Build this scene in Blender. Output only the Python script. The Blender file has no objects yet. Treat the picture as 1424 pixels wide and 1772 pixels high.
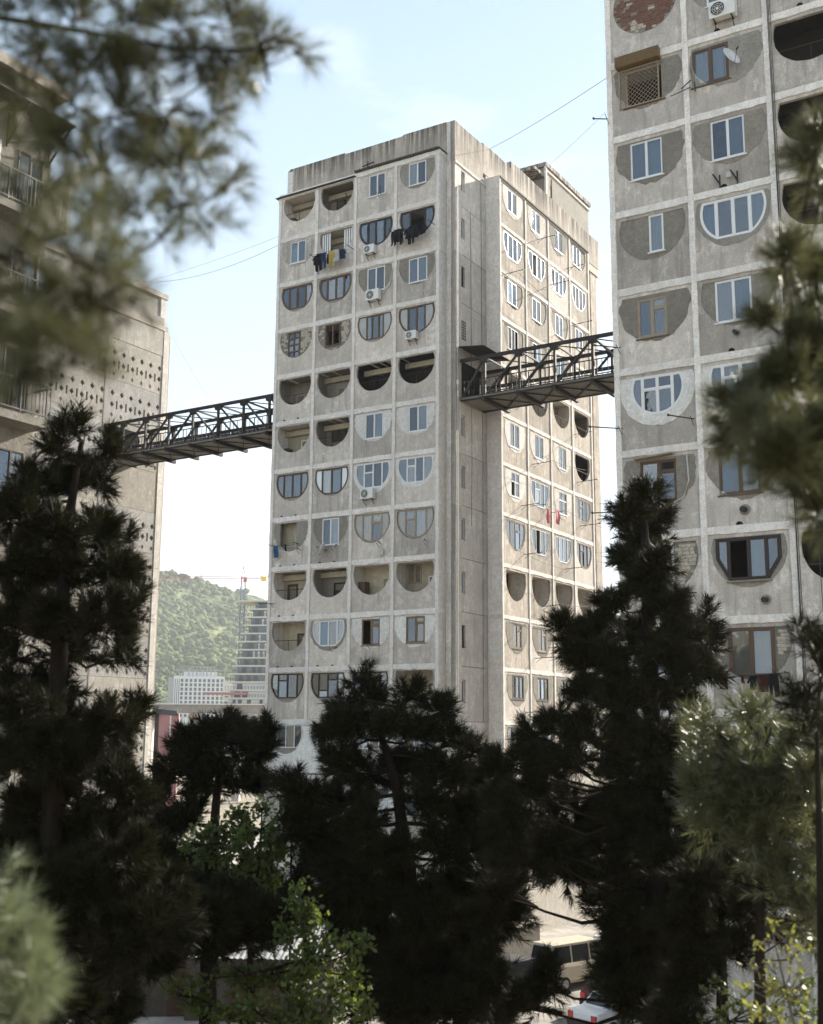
import bpy, bmesh, math, random
import numpy as np
from mathutils import Vector, Matrix
from mathutils.geometry import tessellate_polygon

# ------------------------------------------------------------------ camera, sky, sun, exposure
S = bpy.context.scene
COL = S.collection
RAD = math.radians
rnd = random.Random(7)
CZ = 11.5                                   # eye height above the car park
YAW = RAD(31.9285)
UX = Vector((math.cos(YAW), -math.sin(YAW), 0)); WX = Vector((math.sin(YAW), math.cos(YAW), 0))
F_PX, PITCH, ROLL = 2021.76, RAD(10.55195), RAD(-0.38616)

cam = bpy.data.cameras.new('camera'); cam_o = bpy.data.objects.new('camera', cam); COL.objects.link(cam_o)
cam.sensor_fit = 'HORIZONTAL'; cam.sensor_width = 36; cam.lens = 36 * F_PX / 1424
cam.clip_start = 0.1; cam.clip_end = 6000
cam_o.location = (0, 0, CZ)
cam_o.rotation_euler = (Matrix.Rotation(math.pi/2 + PITCH, 3, 'X') @ Matrix.Rotation(-ROLL, 3, 'Z')).to_euler()
cam.dof.use_dof = True; cam.dof.focus_distance = 58; cam.dof.aperture_fstop = 2.8; cam.dof.aperture_blades = 0
S.camera = cam_o

sun_dir = (WX * 3.39 + UX * 0.91 + Vector((0, 0, 1.87))).normalized()
SUN_EL = math.asin(sun_dir.z); SUN_AZ = math.atan2(sun_dir.x, sun_dir.y)
world = bpy.data.worlds.new('World'); S.world = world; world.use_nodes = True
wn, wl = world.node_tree.nodes, world.node_tree.links
sky = wn.new('ShaderNodeTexSky'); sky.sky_type = 'NISHITA'; sky.sun_disc = False
sky.sun_elevation = SUN_EL; sky.sun_rotation = SUN_AZ; sky.dust_density = 1.0
scale_n = wn.new('ShaderNodeMix'); scale_n.data_type = 'RGBA'; scale_n.blend_type = 'MIX'
scale_n.inputs[0].default_value = 0.88      # thin milky veil of high cloud over the whole sky
vtc = wn.new('ShaderNodeTexCoord'); vsp = wn.new('ShaderNodeSeparateXYZ'); wl.new(vtc.outputs['Generated'], vsp.inputs[0])
vmr = wn.new('ShaderNodeMapRange'); vmr.inputs[1].default_value = 0.0; vmr.inputs[2].default_value = .56; wl.new(vsp.outputs[2], vmr.inputs[0])
vrp = wn.new('ShaderNodeValToRGB'); e = vrp.color_ramp.elements      # the veil whitens towards the horizon all round
e[0].position = 0; e[0].color = (.93, .95, .96, 1); e[1].position = 1; e[1].color = (.30, .395, .495, 1)
m_ = e.new(.42); m_.color = (.44, .52, .585, 1)
wl.new(vmr.outputs[0], vrp.inputs[0])
vsc = wn.new('ShaderNodeVectorMath'); vsc.operation = 'SCALE'; vsc.inputs[3].default_value = 3.8
wl.new(vrp.outputs[0], vsc.inputs[0]); wl.new(vsc.outputs[0], scale_n.inputs[7])
# faint uneven cloud in the veil
wtc = wn.new('ShaderNodeTexCoord'); wmp = wn.new('ShaderNodeMapping'); wmp.inputs['Scale'].default_value = (2.2, 2.2, 7)
wns = wn.new('ShaderNodeTexNoise'); wns.inputs['Scale'].default_value = 1.6; wns.inputs['Detail'].default_value = 7; wns.inputs['Roughness'].default_value = .55
wrp = wn.new('ShaderNodeValToRGB'); wrp.color_ramp.elements[0].position = .56; wrp.color_ramp.elements[1].position = .95
cl = wn.new('ShaderNodeMix'); cl.data_type = 'RGBA'; cl.inputs[7].default_value = (2.9, 3.05, 3.12, 1)
wl.new(wtc.outputs['Generated'], wmp.inputs[0]); wl.new(wmp.outputs[0], wns.inputs['Vector']); wl.new(wns.outputs[0], wrp.inputs[0])
wl.new(sky.outputs[0], scale_n.inputs[6]); wl.new(scale_n.outputs[2], cl.inputs[6])
wl.new(wrp.outputs[0], cl.inputs[0])
bg = wn['Background']; bg.inputs[1].default_value = 0.10
wl.new(cl.outputs[2], bg.inputs[0])

sun = bpy.data.lights.new('sun', 'SUN'); sun.energy = 2.7; sun.angle = RAD(0.5); sun.color = (1, .93, .82)
sun_o = bpy.data.objects.new('sun', sun); COL.objects.link(sun_o)
sun_o.rotation_euler = sun_dir.to_track_quat('Z', 'Y').to_euler(); sun_o.location = (60, 60, 80)

S.view_settings.view_transform = 'Standard'; S.view_settings.look = 'None'; S.view_settings.gamma = 1
S.view_settings.exposure = 2.30; S.view_settings.use_curve_mapping = False
S.render.engine = 'CYCLES'; S.cycles.max_bounces = 7; S.cycles.diffuse_bounces = 4
S.cycles.transparent_max_bounces = 12; S.cycles.caustics_reflective = False; S.cycles.caustics_refractive = False

def ray(px, py):
    """direction of a photograph pixel (1424 x 1772), used to survey where a thing stands"""
    dx, dy = px - 712, py - 886
    cr, sr = math.cos(ROLL), math.sin(ROLL)
    a, b = (dx*cr + dy*sr) / F_PX, -(-dx*sr + dy*cr) / F_PX
    cp, sp = math.cos(PITCH), math.sin(PITCH)
    return Vector((a, cp - b*sp, sp + b*cp))
def at(px, py, Y):
    d = ray(px, py); return d * (Y / d.y) + Vector((0, 0, CZ))

# ------------------------------------------------------------------ materials
MATS = {}
def new_mat(name):
    m = bpy.data.materials.new(name); m.use_nodes = True; MATS[name] = m
    return m, m.node_tree.nodes, m.node_tree.links, m.node_tree.nodes['Principled BSDF']
def noise(n, l, scale, detail=5, rough=.6, vec=None, stretch=None, off=None):
    t = n.new('ShaderNodeTexNoise'); t.inputs['Scale'].default_value = scale; t.inputs['Detail'].default_value = detail; t.inputs['Roughness'].default_value = rough
    if vec is not None:
        if stretch or off is not None:
            mp = n.new('ShaderNodeMapping'); mp.inputs['Scale'].default_value = stretch or (1, 1, 1)
            l.new(vec, mp.inputs[0])
            if off is not None: l.new(off, mp.inputs['Location'])
            l.new(mp.outputs[0], t.inputs['Vector'])
        else: l.new(vec, t.inputs['Vector'])
    return t.outputs[0]
def ramp(n, l, src, a, b):
    r = n.new('ShaderNodeMapRange'); r.inputs[1].default_value = a; r.inputs[2].default_value = b; r.clamp = True
    l.new(src, r.inputs[0]); return r.outputs[0]
def mixc(n, l, fac, a, b, mode='MIX'):
    x = n.new('ShaderNodeMix'); x.data_type = 'RGBA'; x.blend_type = mode
    for sock, v in ((0, fac), (6, a), (7, b)):
        if isinstance(v, (int, float)): x.inputs[sock].default_value = v
        elif isinstance(v, tuple): x.inputs[sock].default_value = (*v, 1)
        else: l.new(v, x.inputs[sock])
    return x.outputs[2]
def mul(n, l, a, k):
    x = n.new('ShaderNodeMath'); x.operation = 'MULTIPLY'; l.new(a, x.inputs[0])
    if isinstance(k, (int, float)): x.inputs[1].default_value = k
    else: l.new(k, x.inputs[1])
    return x.outputs[0]
def concrete(name, base, dark=.55, light=1.35, streak=.5, patch=.5, rand=.16, bump=.5, grain=22, topz=None):
    m, n, l, p = new_mat(name)
    tc = n.new('ShaderNodeTexCoord').outputs['Object']
    oi = n.new('ShaderNodeObjectInfo').outputs['Random']
    off = mul(n, l, oi, 37.0)
    b = tuple(base); d = tuple(c*dark for c in base); li = tuple(min(.85, c*light) for c in base)
    big = ramp(n, l, noise(n, l, .55, 6, .62, tc, None, off), .36, .66)
    c = mixc(n, l, mul(n, l, big, .55), b, d)
    lp = ramp(n, l, noise(n, l, 1.1, 8, .68, tc, (1, 1, .8), off), .52, .64)
    c = mixc(n, l, mul(n, l, lp, patch), c, li)
    st = ramp(n, l, noise(n, l, 2.6, 6, .6, tc, (1.5, 1.5, .13), off), .50, .74)
    c = mixc(n, l, mul(n, l, st, streak), c, tuple(v*.42 for v in base))
    sp = ramp(n, l, noise(n, l, 7.5, 6, .7, tc, None, off), .60, .72)
    c = mixc(n, l, mul(n, l, sp, .35), c, tuple(v*.5 for v in base))
    mm = ramp(n, l, noise(n, l, 4.2, 9, .78, tc, None, off), .43, .60)
    c = mixc(n, l, mul(n, l, mm, .62), c, tuple(v*.66 for v in base))
    pm = ramp(n, l, noise(n, l, 2.3, 9, .74, tc, (1, 1, .55), off), .56, .63)
    c = mixc(n, l, mul(n, l, pm, patch*.8), c, tuple(min(.8, v*1.22) for v in base))
    if topz:      # soot runs down from the coping
        sx = n.new('ShaderNodeSeparateXYZ'); l.new(tc, sx.inputs[0])
        gz = ramp(n, l, sx.outputs[2], topz-1.9, topz-.05)
        dr = ramp(n, l, noise(n, l, 3.2, 5, .6, tc, (1.6, 1.6, .05), None), .42, .56)
        c = mixc(n, l, mul(n, l, mul(n, l, gz, dr), .95), c, tuple(v*.16 for v in base))
    g = noise(n, l, grain, 4, .7, tc)
    c = mixc(n, l, .42, c, mixc(n, l, ramp(n, l, g, .3, .7), (.45, .45, .45), (1.5, 1.5, 1.5)), 'MULTIPLY')
    rv = n.new('ShaderNodeMapRange'); rv.inputs[3].default_value = 1 - rand; rv.inputs[4].default_value = 1 + rand; l.new(oi, rv.inputs[0])
    cb = n.new('ShaderNodeVectorMath'); cb.operation = 'SCALE'; l.new(c, cb.inputs[0]); l.new(rv.outputs[0], cb.inputs[3])
    l.new(cb.outputs[0], p.inputs['Base Color']); p.inputs['Roughness'].default_value = .92
    p.inputs['Specular IOR Level'].default_value = .25
    bp = n.new('ShaderNodeBump'); bp.inputs['Strength'].default_value = bump; bp.inputs['Distance'].default_value = .03
    hs = n.new('ShaderNodeMath'); hs.operation = 'ADD'; l.new(g, hs.inputs[0]); l.new(noise(n, l, 3.5, 6, .7, tc, None, off), hs.inputs[1])
    l.new(hs.outputs[0], bp.inputs['Height']); l.new(bp.outputs[0], p.inputs['Normal'])
    return m
def plain(name, col, rough=.6, metal=0, var=.25, scale=6, spec=.5, stretch=None):
    m, n, l, p = new_mat(name)
    tc = n.new('ShaderNodeTexCoord').outputs['Object']
    oi = n.new('ShaderNodeObjectInfo').outputs['Random']; off = mul(n, l, oi, 19.0)
    f = ramp(n, l, noise(n, l, scale, 6, .65, tc, stretch, off), .35, .68)
    c = mixc(n, l, f, tuple(col), tuple(v*(1-var) for v in col))
    l.new(c, p.inputs['Base Color']); p.inputs['Roughness'].default_value = rough; p.inputs['Metallic'].default_value = metal
    p.inputs['Specular IOR Level'].default_value = spec
    return m
M = dict(
  panel=concrete('weathered_panel_concrete', (.57, .515, .455), streak=.85, dark=.48, patch=.75, rand=.24),
  panel_light=concrete('pale_panel_concrete', (.64, .575, .505), streak=.4),
  panel_sun=concrete('sunlit_stained_concrete', (.50, .435, .365), streak=1.0, dark=.42, patch=.8, rand=.2, bump=.9),
  band=concrete('pale_band_concrete', (.82, .765, .70), dark=.74, light=1.2, streak=.32, patch=.4, rand=.06),
  core=concrete('stained_wall_concrete', (.68, .62, .555), streak=.6),
  parapet=concrete('streaked_parapet_concrete', (.56, .49, .415), streak=.7, dark=.6, topz=CZ+.44+33+2.25),
  white=concrete('whitewashed_concrete', (.78, .755, .71), dark=.84, light=1.1, streak=.15, patch=.3, rand=.04, bump=.25),
  mortar=concrete('dark_mortar', (.27, .245, .205), dark=.72, light=1.25, streak=.25, patch=.3, rand=.14, bump=.8),
  mortar_mid=concrete('grey_mortar', (.32, .297, .257), dark=.72, light=1.25, streak=.3, patch=.4, rand=.1, bump=.7),
  plaster=concrete('pale_plaster', (.72, .695, .645), dark=.8, light=1.15, streak=.12, patch=.3, rand=.06, bump=.4),
  cream=concrete('cream_loggia_plaster', (.52, .46, .34), dark=.7, light=1.15, streak=.4, patch=.3, rand=.2, bump=.2),
  lscreen=concrete('sunlit_screen_concrete', (.42, .385, .335), streak=.5, dark=.65),
  lblue=concrete('bluish_screen_concrete', (.37, .35, .325), streak=.5, dark=.7),
  brick=plain('buff_brick', (.52, .46, .37), .9, 0, .45, 9, .2),
  brick_red=plain('red_brick', (.21, .115, .085), .9, 0, .45, 9, .2),
  pvc=plain('white_window_plastic', (.70, .70, .69), .4, 0, .08),
  wood=plain('brown_window_wood', (.115, .066, .038), .6, 0, .4, 5, .4, (6, 6, .6)),
  wood_dark=plain('dark_window_wood', (.028, .015, .010), .55, 0, .35, 5, .4, (6, 6, .6)),
  wood_pale=plain('weathered_window_wood', (.36, .29, .21), .7, 0, .4, 5, .3, (6, 6, .6)),
  ochre=plain('ochre_window_wood', (.20, .125, .055), .6, 0, .35, 5, .4, (6, 6, .6)),
  board=plain('pale_grey_board', (.40, .40, .385), .6, 0, .2, 2),
  board_white=plain('white_board', (.74, .77, .80), .5, 0, .08, 2),
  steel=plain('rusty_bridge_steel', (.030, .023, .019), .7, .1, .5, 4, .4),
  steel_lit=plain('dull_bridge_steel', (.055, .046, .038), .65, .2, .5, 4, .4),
  rust=plain('rust_iron', (.08, .042, .026), .8, .2, .5, 8, .3),
  deck=concrete('bridge_deck_soffit', (.24, .225, .19), streak=.3),
  corr=plain('pale_corrugated_sheet', (.52, .50, .53), .55, .0, .25, 3),
  corr_dark=plain('rusty_corrugated_sheet', (.07, .058, .048), .7, .3, .5, 3),
  galv=plain('galvanised_sheet', (.40, .40, .40), .45, .5, .4, 2),
  rail_grey=plain('grey_railing_paint', (.13, .125, .115), .6, .1, .4, 3),
  roofedge=plain('bitumen_roof_edge', (.06, .053, .047), .85, 0, .4, 4),
  ac=plain('air_conditioner_casing', (.70, .69, .65), .5, 0, .15, 4),
  black=plain('black_plastic', (.02, .02, .02), .6, 0, .3),
  cable=plain('black_cable', (.03, .03, .032), .7, 0, .2),
  pipe=plain('grey_pipe', (.5, .48, .45), .6, 0, .3),
  dish=plain('dish_metal', (.62, .62, .60), .5, .0, .15),
  void=plain('shade_dark_room_wall', (.022, .019, .016), .95, 0, .4, 1.2, .1),  # near black: the shade of deep rooms put into the wall colour
  c_blue=plain('blue_curtain', (.20, .30, .40), .9, 0, .25, 3, .1, (9, 9, .3)),
  c_white=plain('white_net_curtain', (.50, .51, .51), .9, 0, .2, 3, .1, (9, 9, .3)),
  c_grey=plain('grey_curtain', (.27, .27, .29), .9, 0, .3, 3, .1, (9, 9, .3)),
  c_mauve=plain('mauve_curtain', (.27, .22, .27), .9, 0, .3, 3, .1, (9, 9, .3)),
  c_cream=plain('cream_reflection_blind', (.95, .66, .36), .9, 0, .1, 3, .1),  # warm bright colour standing in for a reflection of lit walls
  c_navy=plain('navy_curtain', (.035, .06, .11), .9, 0, .35, 3, .1, (9, 9, .3)),
  c_yellow=plain('mustard_curtain', (.42, .33, .12), .9, 0, .3, 3, .1, (9, 9, .3)),
  cloth_black=plain('black_cloth', (.013, .013, .015), .95, 0, .4, 9, .1),
  cloth_navy=plain('navy_cloth', (.02, .04, .075), .95, 0, .4, 9, .1),
  cloth_blue=plain('blue_cloth', (.03, .10, .19), .95, 0, .3, 9, .1),
  cloth_yellow=plain('mustard_cloth', (.42, .32, .08), .95, 0, .3, 9, .1),
  cloth_pink=plain('pink_cloth', (.62, .20, .24), .95, 0, .25, 9, .1),
  cloth_grey=plain('grey_cloth', (.42, .40, .39), .95, 0, .3, 9, .1),
  cloth_maroon=plain('maroon_cloth', (.045, .018, .018), .95, 0, .3, 9, .1),
  asphalt=plain('dusty_pale_yard', (.42, .385, .34), .95, 0, .55, .5, .2),
  soil=plain('dry_pale_soil', (.36, .315, .24), .98, 0, .5, .8, .1),
  bark=plain('pine_bark', (.022, .016, .012), .95, 0, .6, 9, .1, (1, 1, .3)),
  bark_grey=plain('grey_bark', (.13, .115, .09), .95, 0, .5, 9, .1, (1, 1, .3)),
  paint_beige=plain('beige_car_paint', (.55, .48, .37), .3, 0, .12, 2),
  paint_white=plain('white_car_paint', (.75, .76, .77), .25, 0, .08, 2),
  paint_dark=plain('dark_car_paint', (.03, .035, .05), .22, 0, .2, 2),
  paint_red=plain('dark_red_car_paint', (.10, .02, .018), .25, 0, .2, 2),
  car_glass=plain('car_glass', (.015, .018, .02), .05, 0, .1),
  rubber=plain('tyre_rubber', (.02, .02, .02), .9, 0, .2),
  lamp_red=plain('red_lamp_plastic', (.5, .03, .02), .2, 0, .1),
  crane_red=plain('red_crane_paint', (.42, .13, .12), .5, 0, .2),
  crane_grey=plain('blue_grey_crane_steel', (.12, .17, .22), .5, .2, .2),
  crane_yellow=plain('yellow_crane_paint', (.75, .50, .05), .5, 0, .1),
  far_white=plain('white_render_wall', (.62, .62, .61), .8, 0, .08, .3),
  far_grey=plain('grey_render_wall', (.30, .30, .29), .8, 0, .15, .3),
  far_cream=plain('cream_slab_edge', (.60, .55, .46), .8, 0, .1, .3),
  far_glass=plain('bluish_tower_glass', (.10, .135, .16), .12, 0, .3, .25),
  far_dark=plain('dark_far_opening', (.05, .052, .055), .6, 0, .3, .5),
  pink=plain('dusty_pink_wall', (.40, .19, .18), .85, 0, .15, .6),
  rubble=concrete('low_wall_render', (.44, .40, .34), streak=.5),
)
# needle foliage, leaves, glass
def foliage(name, a, b, rough=.42, trans=0.0, spec=.5, tint=None):
    m, n, l, p = new_mat(name)
    geo = n.new('ShaderNodeNewGeometry'); oc = n.new('ShaderNodeTexCoord').outputs['Object']
    f = noise(n, l, 2.2, 3, .6, oc)
    c = mixc(n, l, ramp(n, l, f, .3, .7), a, b)
    c = mixc(n, l, mul(n, l, geo.outputs['Random Per Island'], .6), c, tuple(v*.5 for v in a))
    l.new(c, p.inputs['Base Color']); p.inputs['Roughness'].default_value = rough; p.inputs['Specular IOR Level'].default_value = spec
    if trans:
        tr = n.new('ShaderNodeBsdfTranslucent'); tr.inputs[0].default_value = (*(tint or b), 1)
        mx = n.new('ShaderNodeMixShader'); mx.inputs[0].default_value = trans
        l.new(p.outputs[0], mx.inputs[1]); l.new(tr.outputs[0], mx.inputs[2]); l.new(mx.outputs[0], n['Material Output'].inputs[0])
    return m
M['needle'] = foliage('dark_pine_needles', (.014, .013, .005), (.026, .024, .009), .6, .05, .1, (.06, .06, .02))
M['needle_lit'] = foliage('sunlit_grey_green_needles', (.058, .064, .028), (.10, .10, .046), .38, .22, .5, (.16, .17, .06))  # lighter copy of the needles, sunlit look put into the colour
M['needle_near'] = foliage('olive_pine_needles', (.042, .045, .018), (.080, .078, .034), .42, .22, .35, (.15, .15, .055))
M['needle_bush'] = foliage('bright_pine_needles', (.12, .14, .075), (.19, .205, .12), .42, .25, .4, (.24, .28, .12))
M['leaf'] = foliage('green_tree_leaves', (.045, .066, .018), (.08, .105, .03), .5, .42, .3, (.18, .225, .04))
M['leaf_yellow'] = foliage('yellow_green_leaves', (.13, .15, .028), (.20, .20, .05), .5, .35, .4, (.30, .30, .05))
M['hedge'] = foliage('hedge_leaves', (.04, .06, .02), (.08, .10, .03), .5, .2, .4, (.14, .18, .04))
def glass_mat():
    m, n, l, p = new_mat('window_glass')
    n.remove(p)
    tr = n.new('ShaderNodeBsdfTransparent'); tr.inputs[0].default_value = (.72, .76, .78, 1)
    gl = n.new('ShaderNodeBsdfGlossy'); gl.inputs['Roughness'].default_value = .03; gl.inputs[0].default_value = (.9, .93, .96, 1)
    tc = n.new('ShaderNodeTexCoord').outputs['Object']
    bp = n.new('ShaderNodeBump'); bp.inputs['Strength'].default_value = .12; bp.inputs['Distance'].default_value = .05
    l.new(noise(n, l, 1.6, 2, .5, tc), bp.inputs['Height'])
    oi = n.new('ShaderNodeObjectInfo').outputs['Random']       # every pane hangs a little differently and is more or less dirty
    wnz = n.new('ShaderNodeTexWhiteNoise'); wnz.noise_dimensions = '1D'; l.new(oi, wnz.inputs['W'])
    sb = n.new('ShaderNodeVectorMath'); sb.operation = 'SUBTRACT'; l.new(wnz.outputs['Color'], sb.inputs[0]); sb.inputs[1].default_value = (.5, .5, .5)
    sc_ = n.new('ShaderNodeVectorMath'); sc_.operation = 'SCALE'; l.new(sb.outputs[0], sc_.inputs[0]); sc_.inputs[3].default_value = .22
    ad = n.new('ShaderNodeVectorMath'); l.new(bp.outputs[0], ad.inputs[0]); l.new(sc_.outputs[0], ad.inputs[1])
    nm = n.new('ShaderNodeVectorMath'); nm.operation = 'NORMALIZE'; l.new(ad.outputs[0], nm.inputs[0]); l.new(nm.outputs[0], gl.inputs['Normal'])
    l.new(mixc(n, l, wnz.outputs['Value'], (.50, .55, .60), (.82, .84, .84)), tr.inputs[0])
    lw = n.new('ShaderNodeLayerWeight'); lw.inputs[0].default_value = .30
    fr = n.new('ShaderNodeMapRange'); fr.inputs[3].default_value = .09; fr.inputs[4].default_value = .9; l.new(lw.outputs['Fresnel'], fr.inputs[0])
    mx = n.new('ShaderNodeMixShader'); l.new(fr.outputs[0], mx.inputs[0]); l.new(tr.outputs[0], mx.inputs[1]); l.new(gl.outputs[0], mx.inputs[2])
    l.new(mx.outputs[0], n['Material Output'].inputs[0]); return m
M['glass'] = glass_mat()
M['bush'] = foliage('hillside_bush_leaves', (.10, .125, .04), (.22, .235, .085), .8, .2, .1, (.26, .30, .08))
def hill_mat():
    m, n, l, p = new_mat('wooded_hillside')
    tc = n.new('ShaderNodeTexCoord').outputs['Object']
    a = ramp(n, l, noise(n, l, .012, 6, .6, tc), .38, .62); b = ramp(n, l, noise(n, l, .11, 6, .7, tc), .35, .7)
    c = mixc(n, l, a, (.20, .21, .08), (.13, .15, .06)); c = mixc(n, l, mul(n, l, b, .6), c, (.15, .16, .07))
    e = ramp(n, l, noise(n, l, .02, 4, .5, tc, (1, 1, 3)), .66, .70); c = mixc(n, l, mul(n, l, e, .7), c, (.30, .24, .18))
    l.new(c, p.inputs['Base Color']); p.inputs['Roughness'].default_value = .95; p.inputs['Specular IOR Level'].default_value = .1
    return m
M['hill'] = hill_mat()

# ------------------------------------------------------------------ mesh helpers
class Frame:
    """A facade plane: a runs along it, z up, d out of it."""
    def __init__(s, kind, off): s.kind, s.off = kind, off
    def __call__(s, a, d, z):
        return (a, s.off - d, z) if s.kind == 'front' else (s.off + d, a, z)
class Grid:
    """free-standing frame: origin + axes"""
    def __init__(s, o, ax, out): s.o, s.ax, s.out = Vector(o), Vector(ax), Vector(out)
    def __call__(s, a, d, z):
        v = s.o + s.ax*a + s.out*d; return (v.x, v.y, v.z + z)
XY = Grid((0, 0, 0), (1, 0, 0), (0, -1, 0))
class MB:
    def __init__(s): s.v, s.f = [], []
    def add(s, vs, fs):
        k = len(s.v); s.v += [tuple(p) for p in vs]; s.f += [tuple(i+k for i in f) for f in fs]
        return s
    def prism(s, F, outer, holes=(), d0=0, d1=.1, back=True):
        loops = [list(outer)] + [list(h) for h in holes]
        flat = [p for lp in loops for p in lp]; N = len(flat)
        if not holes and len(outer) <= 4: tris = [tuple(range(len(outer)))]
        else: tris = tessellate_polygon([[Vector((p[0], p[1], 0)) for p in lp] for lp in loops])
        vs = [F(a, d1, z) for a, z in flat] + [F(a, d0, z) for a, z in flat]; fs = []
        for t in tris:
            if len(t) == 3:
                (ax, az), (bx, bz), (cx, cz) = (flat[i] for i in t)
                if (bx-ax)*(cz-az) - (bz-az)*(cx-ax) < 0: t = t[::-1]
            t = tuple(t); fs.append(t)
            if back: fs.append(tuple(i+N for i in t[::-1]))
        k = 0
        for li, lp in enumerate(loops):
            n = len(lp); ar = sum(lp[i][0]*lp[(i+1) % n][1] - lp[(i+1) % n][0]*lp[i][1] for i in range(n))
            flip = (ar < 0) != (li > 0)
            for i in range(n):
                a, b = k+i, k+(i+1) % n
                q = (a, a+N, b+N, b)
                fs.append(q if not flip else q[::-1])
            k += n
        return s.add(vs, fs)
    def box(s, F, a0, a1, z0, z1, d0, d1):
        return s.prism(F, [(a0, z0), (a1, z0), (a1, z1), (a0, z1)], (), d0, d1)
    def tube(s, pts, r, n=6, r2=None, cap=True):
        pts = [Vector(p) for p in pts]; m = len(pts); vs, fs = [], []
        for i, p in enumerate(pts):
            t = (pts[min(i+1, m-1)] - pts[max(i-1, 0)]).normalized()
            x = t.cross(Vector((0, 0, 1)) if abs(t.z) < .9 else Vector((1, 0, 0))).normalized(); y = t.cross(x)
            rr = r if r2 is None else r + (r2-r)*i/(m-1)
            vs += [p + (x*math.cos(2*math.pi*k/n) + y*math.sin(2*math.pi*k/n))*rr for k in range(n)]
        for i in range(m-1):
            for k in range(n):
                fs.append((i*n+k, i*n+(k+1) % n, (i+1)*n+(k+1) % n, (i+1)*n+k))
        if cap: fs += [tuple(range(n))[::-1], tuple((m-1)*n+k for k in range(n))]
        return s.add(vs, fs)
    def bar(s, p0, p1, w, h=None, up=(0, 0, 1)):
        p0, p1 = Vector(p0), Vector(p1); t = (p1-p0).normalized(); h = h or w
        x = t.cross(Vector(up)); x = x.normalized() if x.length > 1e-4 else t.cross(Vector((1, 0, 0))).normalized(); y = x.cross(t)
        vs = [p + x*sx*w/2 + y*sy*h/2 for p in (p0, p1) for sx, sy in ((-1, -1), (1, -1), (1, 1), (-1, 1))]
        return s.add(vs, [(0, 3, 2, 1), (4, 5, 6, 7), (0, 1, 5, 4), (1, 2, 6, 5), (2, 3, 7, 6), (3, 0, 4, 7)])
    def disc(s, F, ac, zc, r, d0, d1, n=16):
        return s.prism(F, [(ac + r*math.cos(2*math.pi*k/n), zc + r*math.sin(2*math.pi*k/n)) for k in range(n)], (), d0, d1)
    def build(s, name, mat, parent=None, smooth=False, kind=None, label=None):
        me = bpy.data.meshes.new(name); me.from_pydata(s.v, [], s.f)
        if mat: me.materials.append(mat)
        if smooth: me.polygons.foreach_set('use_smooth', [True]*len(me.polygons))
        return link(name, me, parent, kind, label)
def link(name, me, parent=None, kind=None, label=None):
    o = bpy.data.objects.new(name, me); COL.objects.link(o)
    if parent: o.parent = parent
    if kind: o['kind'] = kind
    if label: o['label'] = label
    return o
def thing(name, label, cat, loc=(0, 0, 0), rz=0, group=None):
    o = bpy.data.objects.new(name, None); COL.objects.link(o); o.location = loc; o.rotation_euler = (0, 0, rz)
    o.empty_display_size = .2
    return tag(o, label, cat, group)
def tag(o, label, cat, group=None):
    o['label'] = label; o['category'] = cat
    if group: o['group'] = group
    return o
def clip(poly, a, b, c):
    """keep a*x + b*z <= c"""
    out = []
    for i in range(len(poly)):
        p, q = poly[i], poly[(i+1) % len(poly)]; fp, fq = a*p[0]+b*p[1]-c, a*q[0]+b*q[1]-c
        if fp <= 0: out.append(p)
        if (fp < 0 < fq) or (fq < 0 < fp):
            t = fp/(fp-fq); out.append((p[0]+(q[0]-p[0])*t, p[1]+(q[1]-p[1])*t))
    return out
def inset(poly, t):
    out = list(poly); n = len(poly)
    for i in range(n):
        (x0, z0), (x1, z1) = poly[i], poly[(i+1) % n]; L = math.hypot(x1-x0, z1-z0)
        if L < 1e-6: continue
        nx, nz = (z1-z0)/L, -(x1-x0)/L
        out = clip(out, nx, nz, nx*x0+nz*z0 - t)
        if len(out) < 3: return []
    return dedupe(out)
def dedupe(poly, e=2e-3):
    out = []
    for p in poly:
        if not out or math.hypot(p[0]-out[-1][0], p[1]-out[-1][1]) > e: out.append(p)
    if len(out) > 2 and math.hypot(out[0][0]-out[-1][0], out[0][1]-out[-1][1]) < e: out.pop()
    return out if len(out) > 2 else []
def rect(a0, a1, z0, z1): return [(a0, z0), (a1, z0), (a1, z1), (a0, z1)]
def half_disc(ac, zt, r, drop=.45, n=30, jit=0, grow=0, rg=None):
    """the flat-topped round opening: chord at zt, circle centre drop below it"""
    R = r + grow; zc = zt - drop
    h = math.asin(drop / r)
    pts = []
    for k in range(n+1):
        t = math.pi - h + (math.pi + 2*h)*k/n
        rr = R + (rg.uniform(-jit, jit) if jit and 0 < k < n else 0)
        pts.append((ac + rr*math.cos(t), min(zt, zc + rr*math.sin(t))))
    return dedupe(pts)
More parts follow.
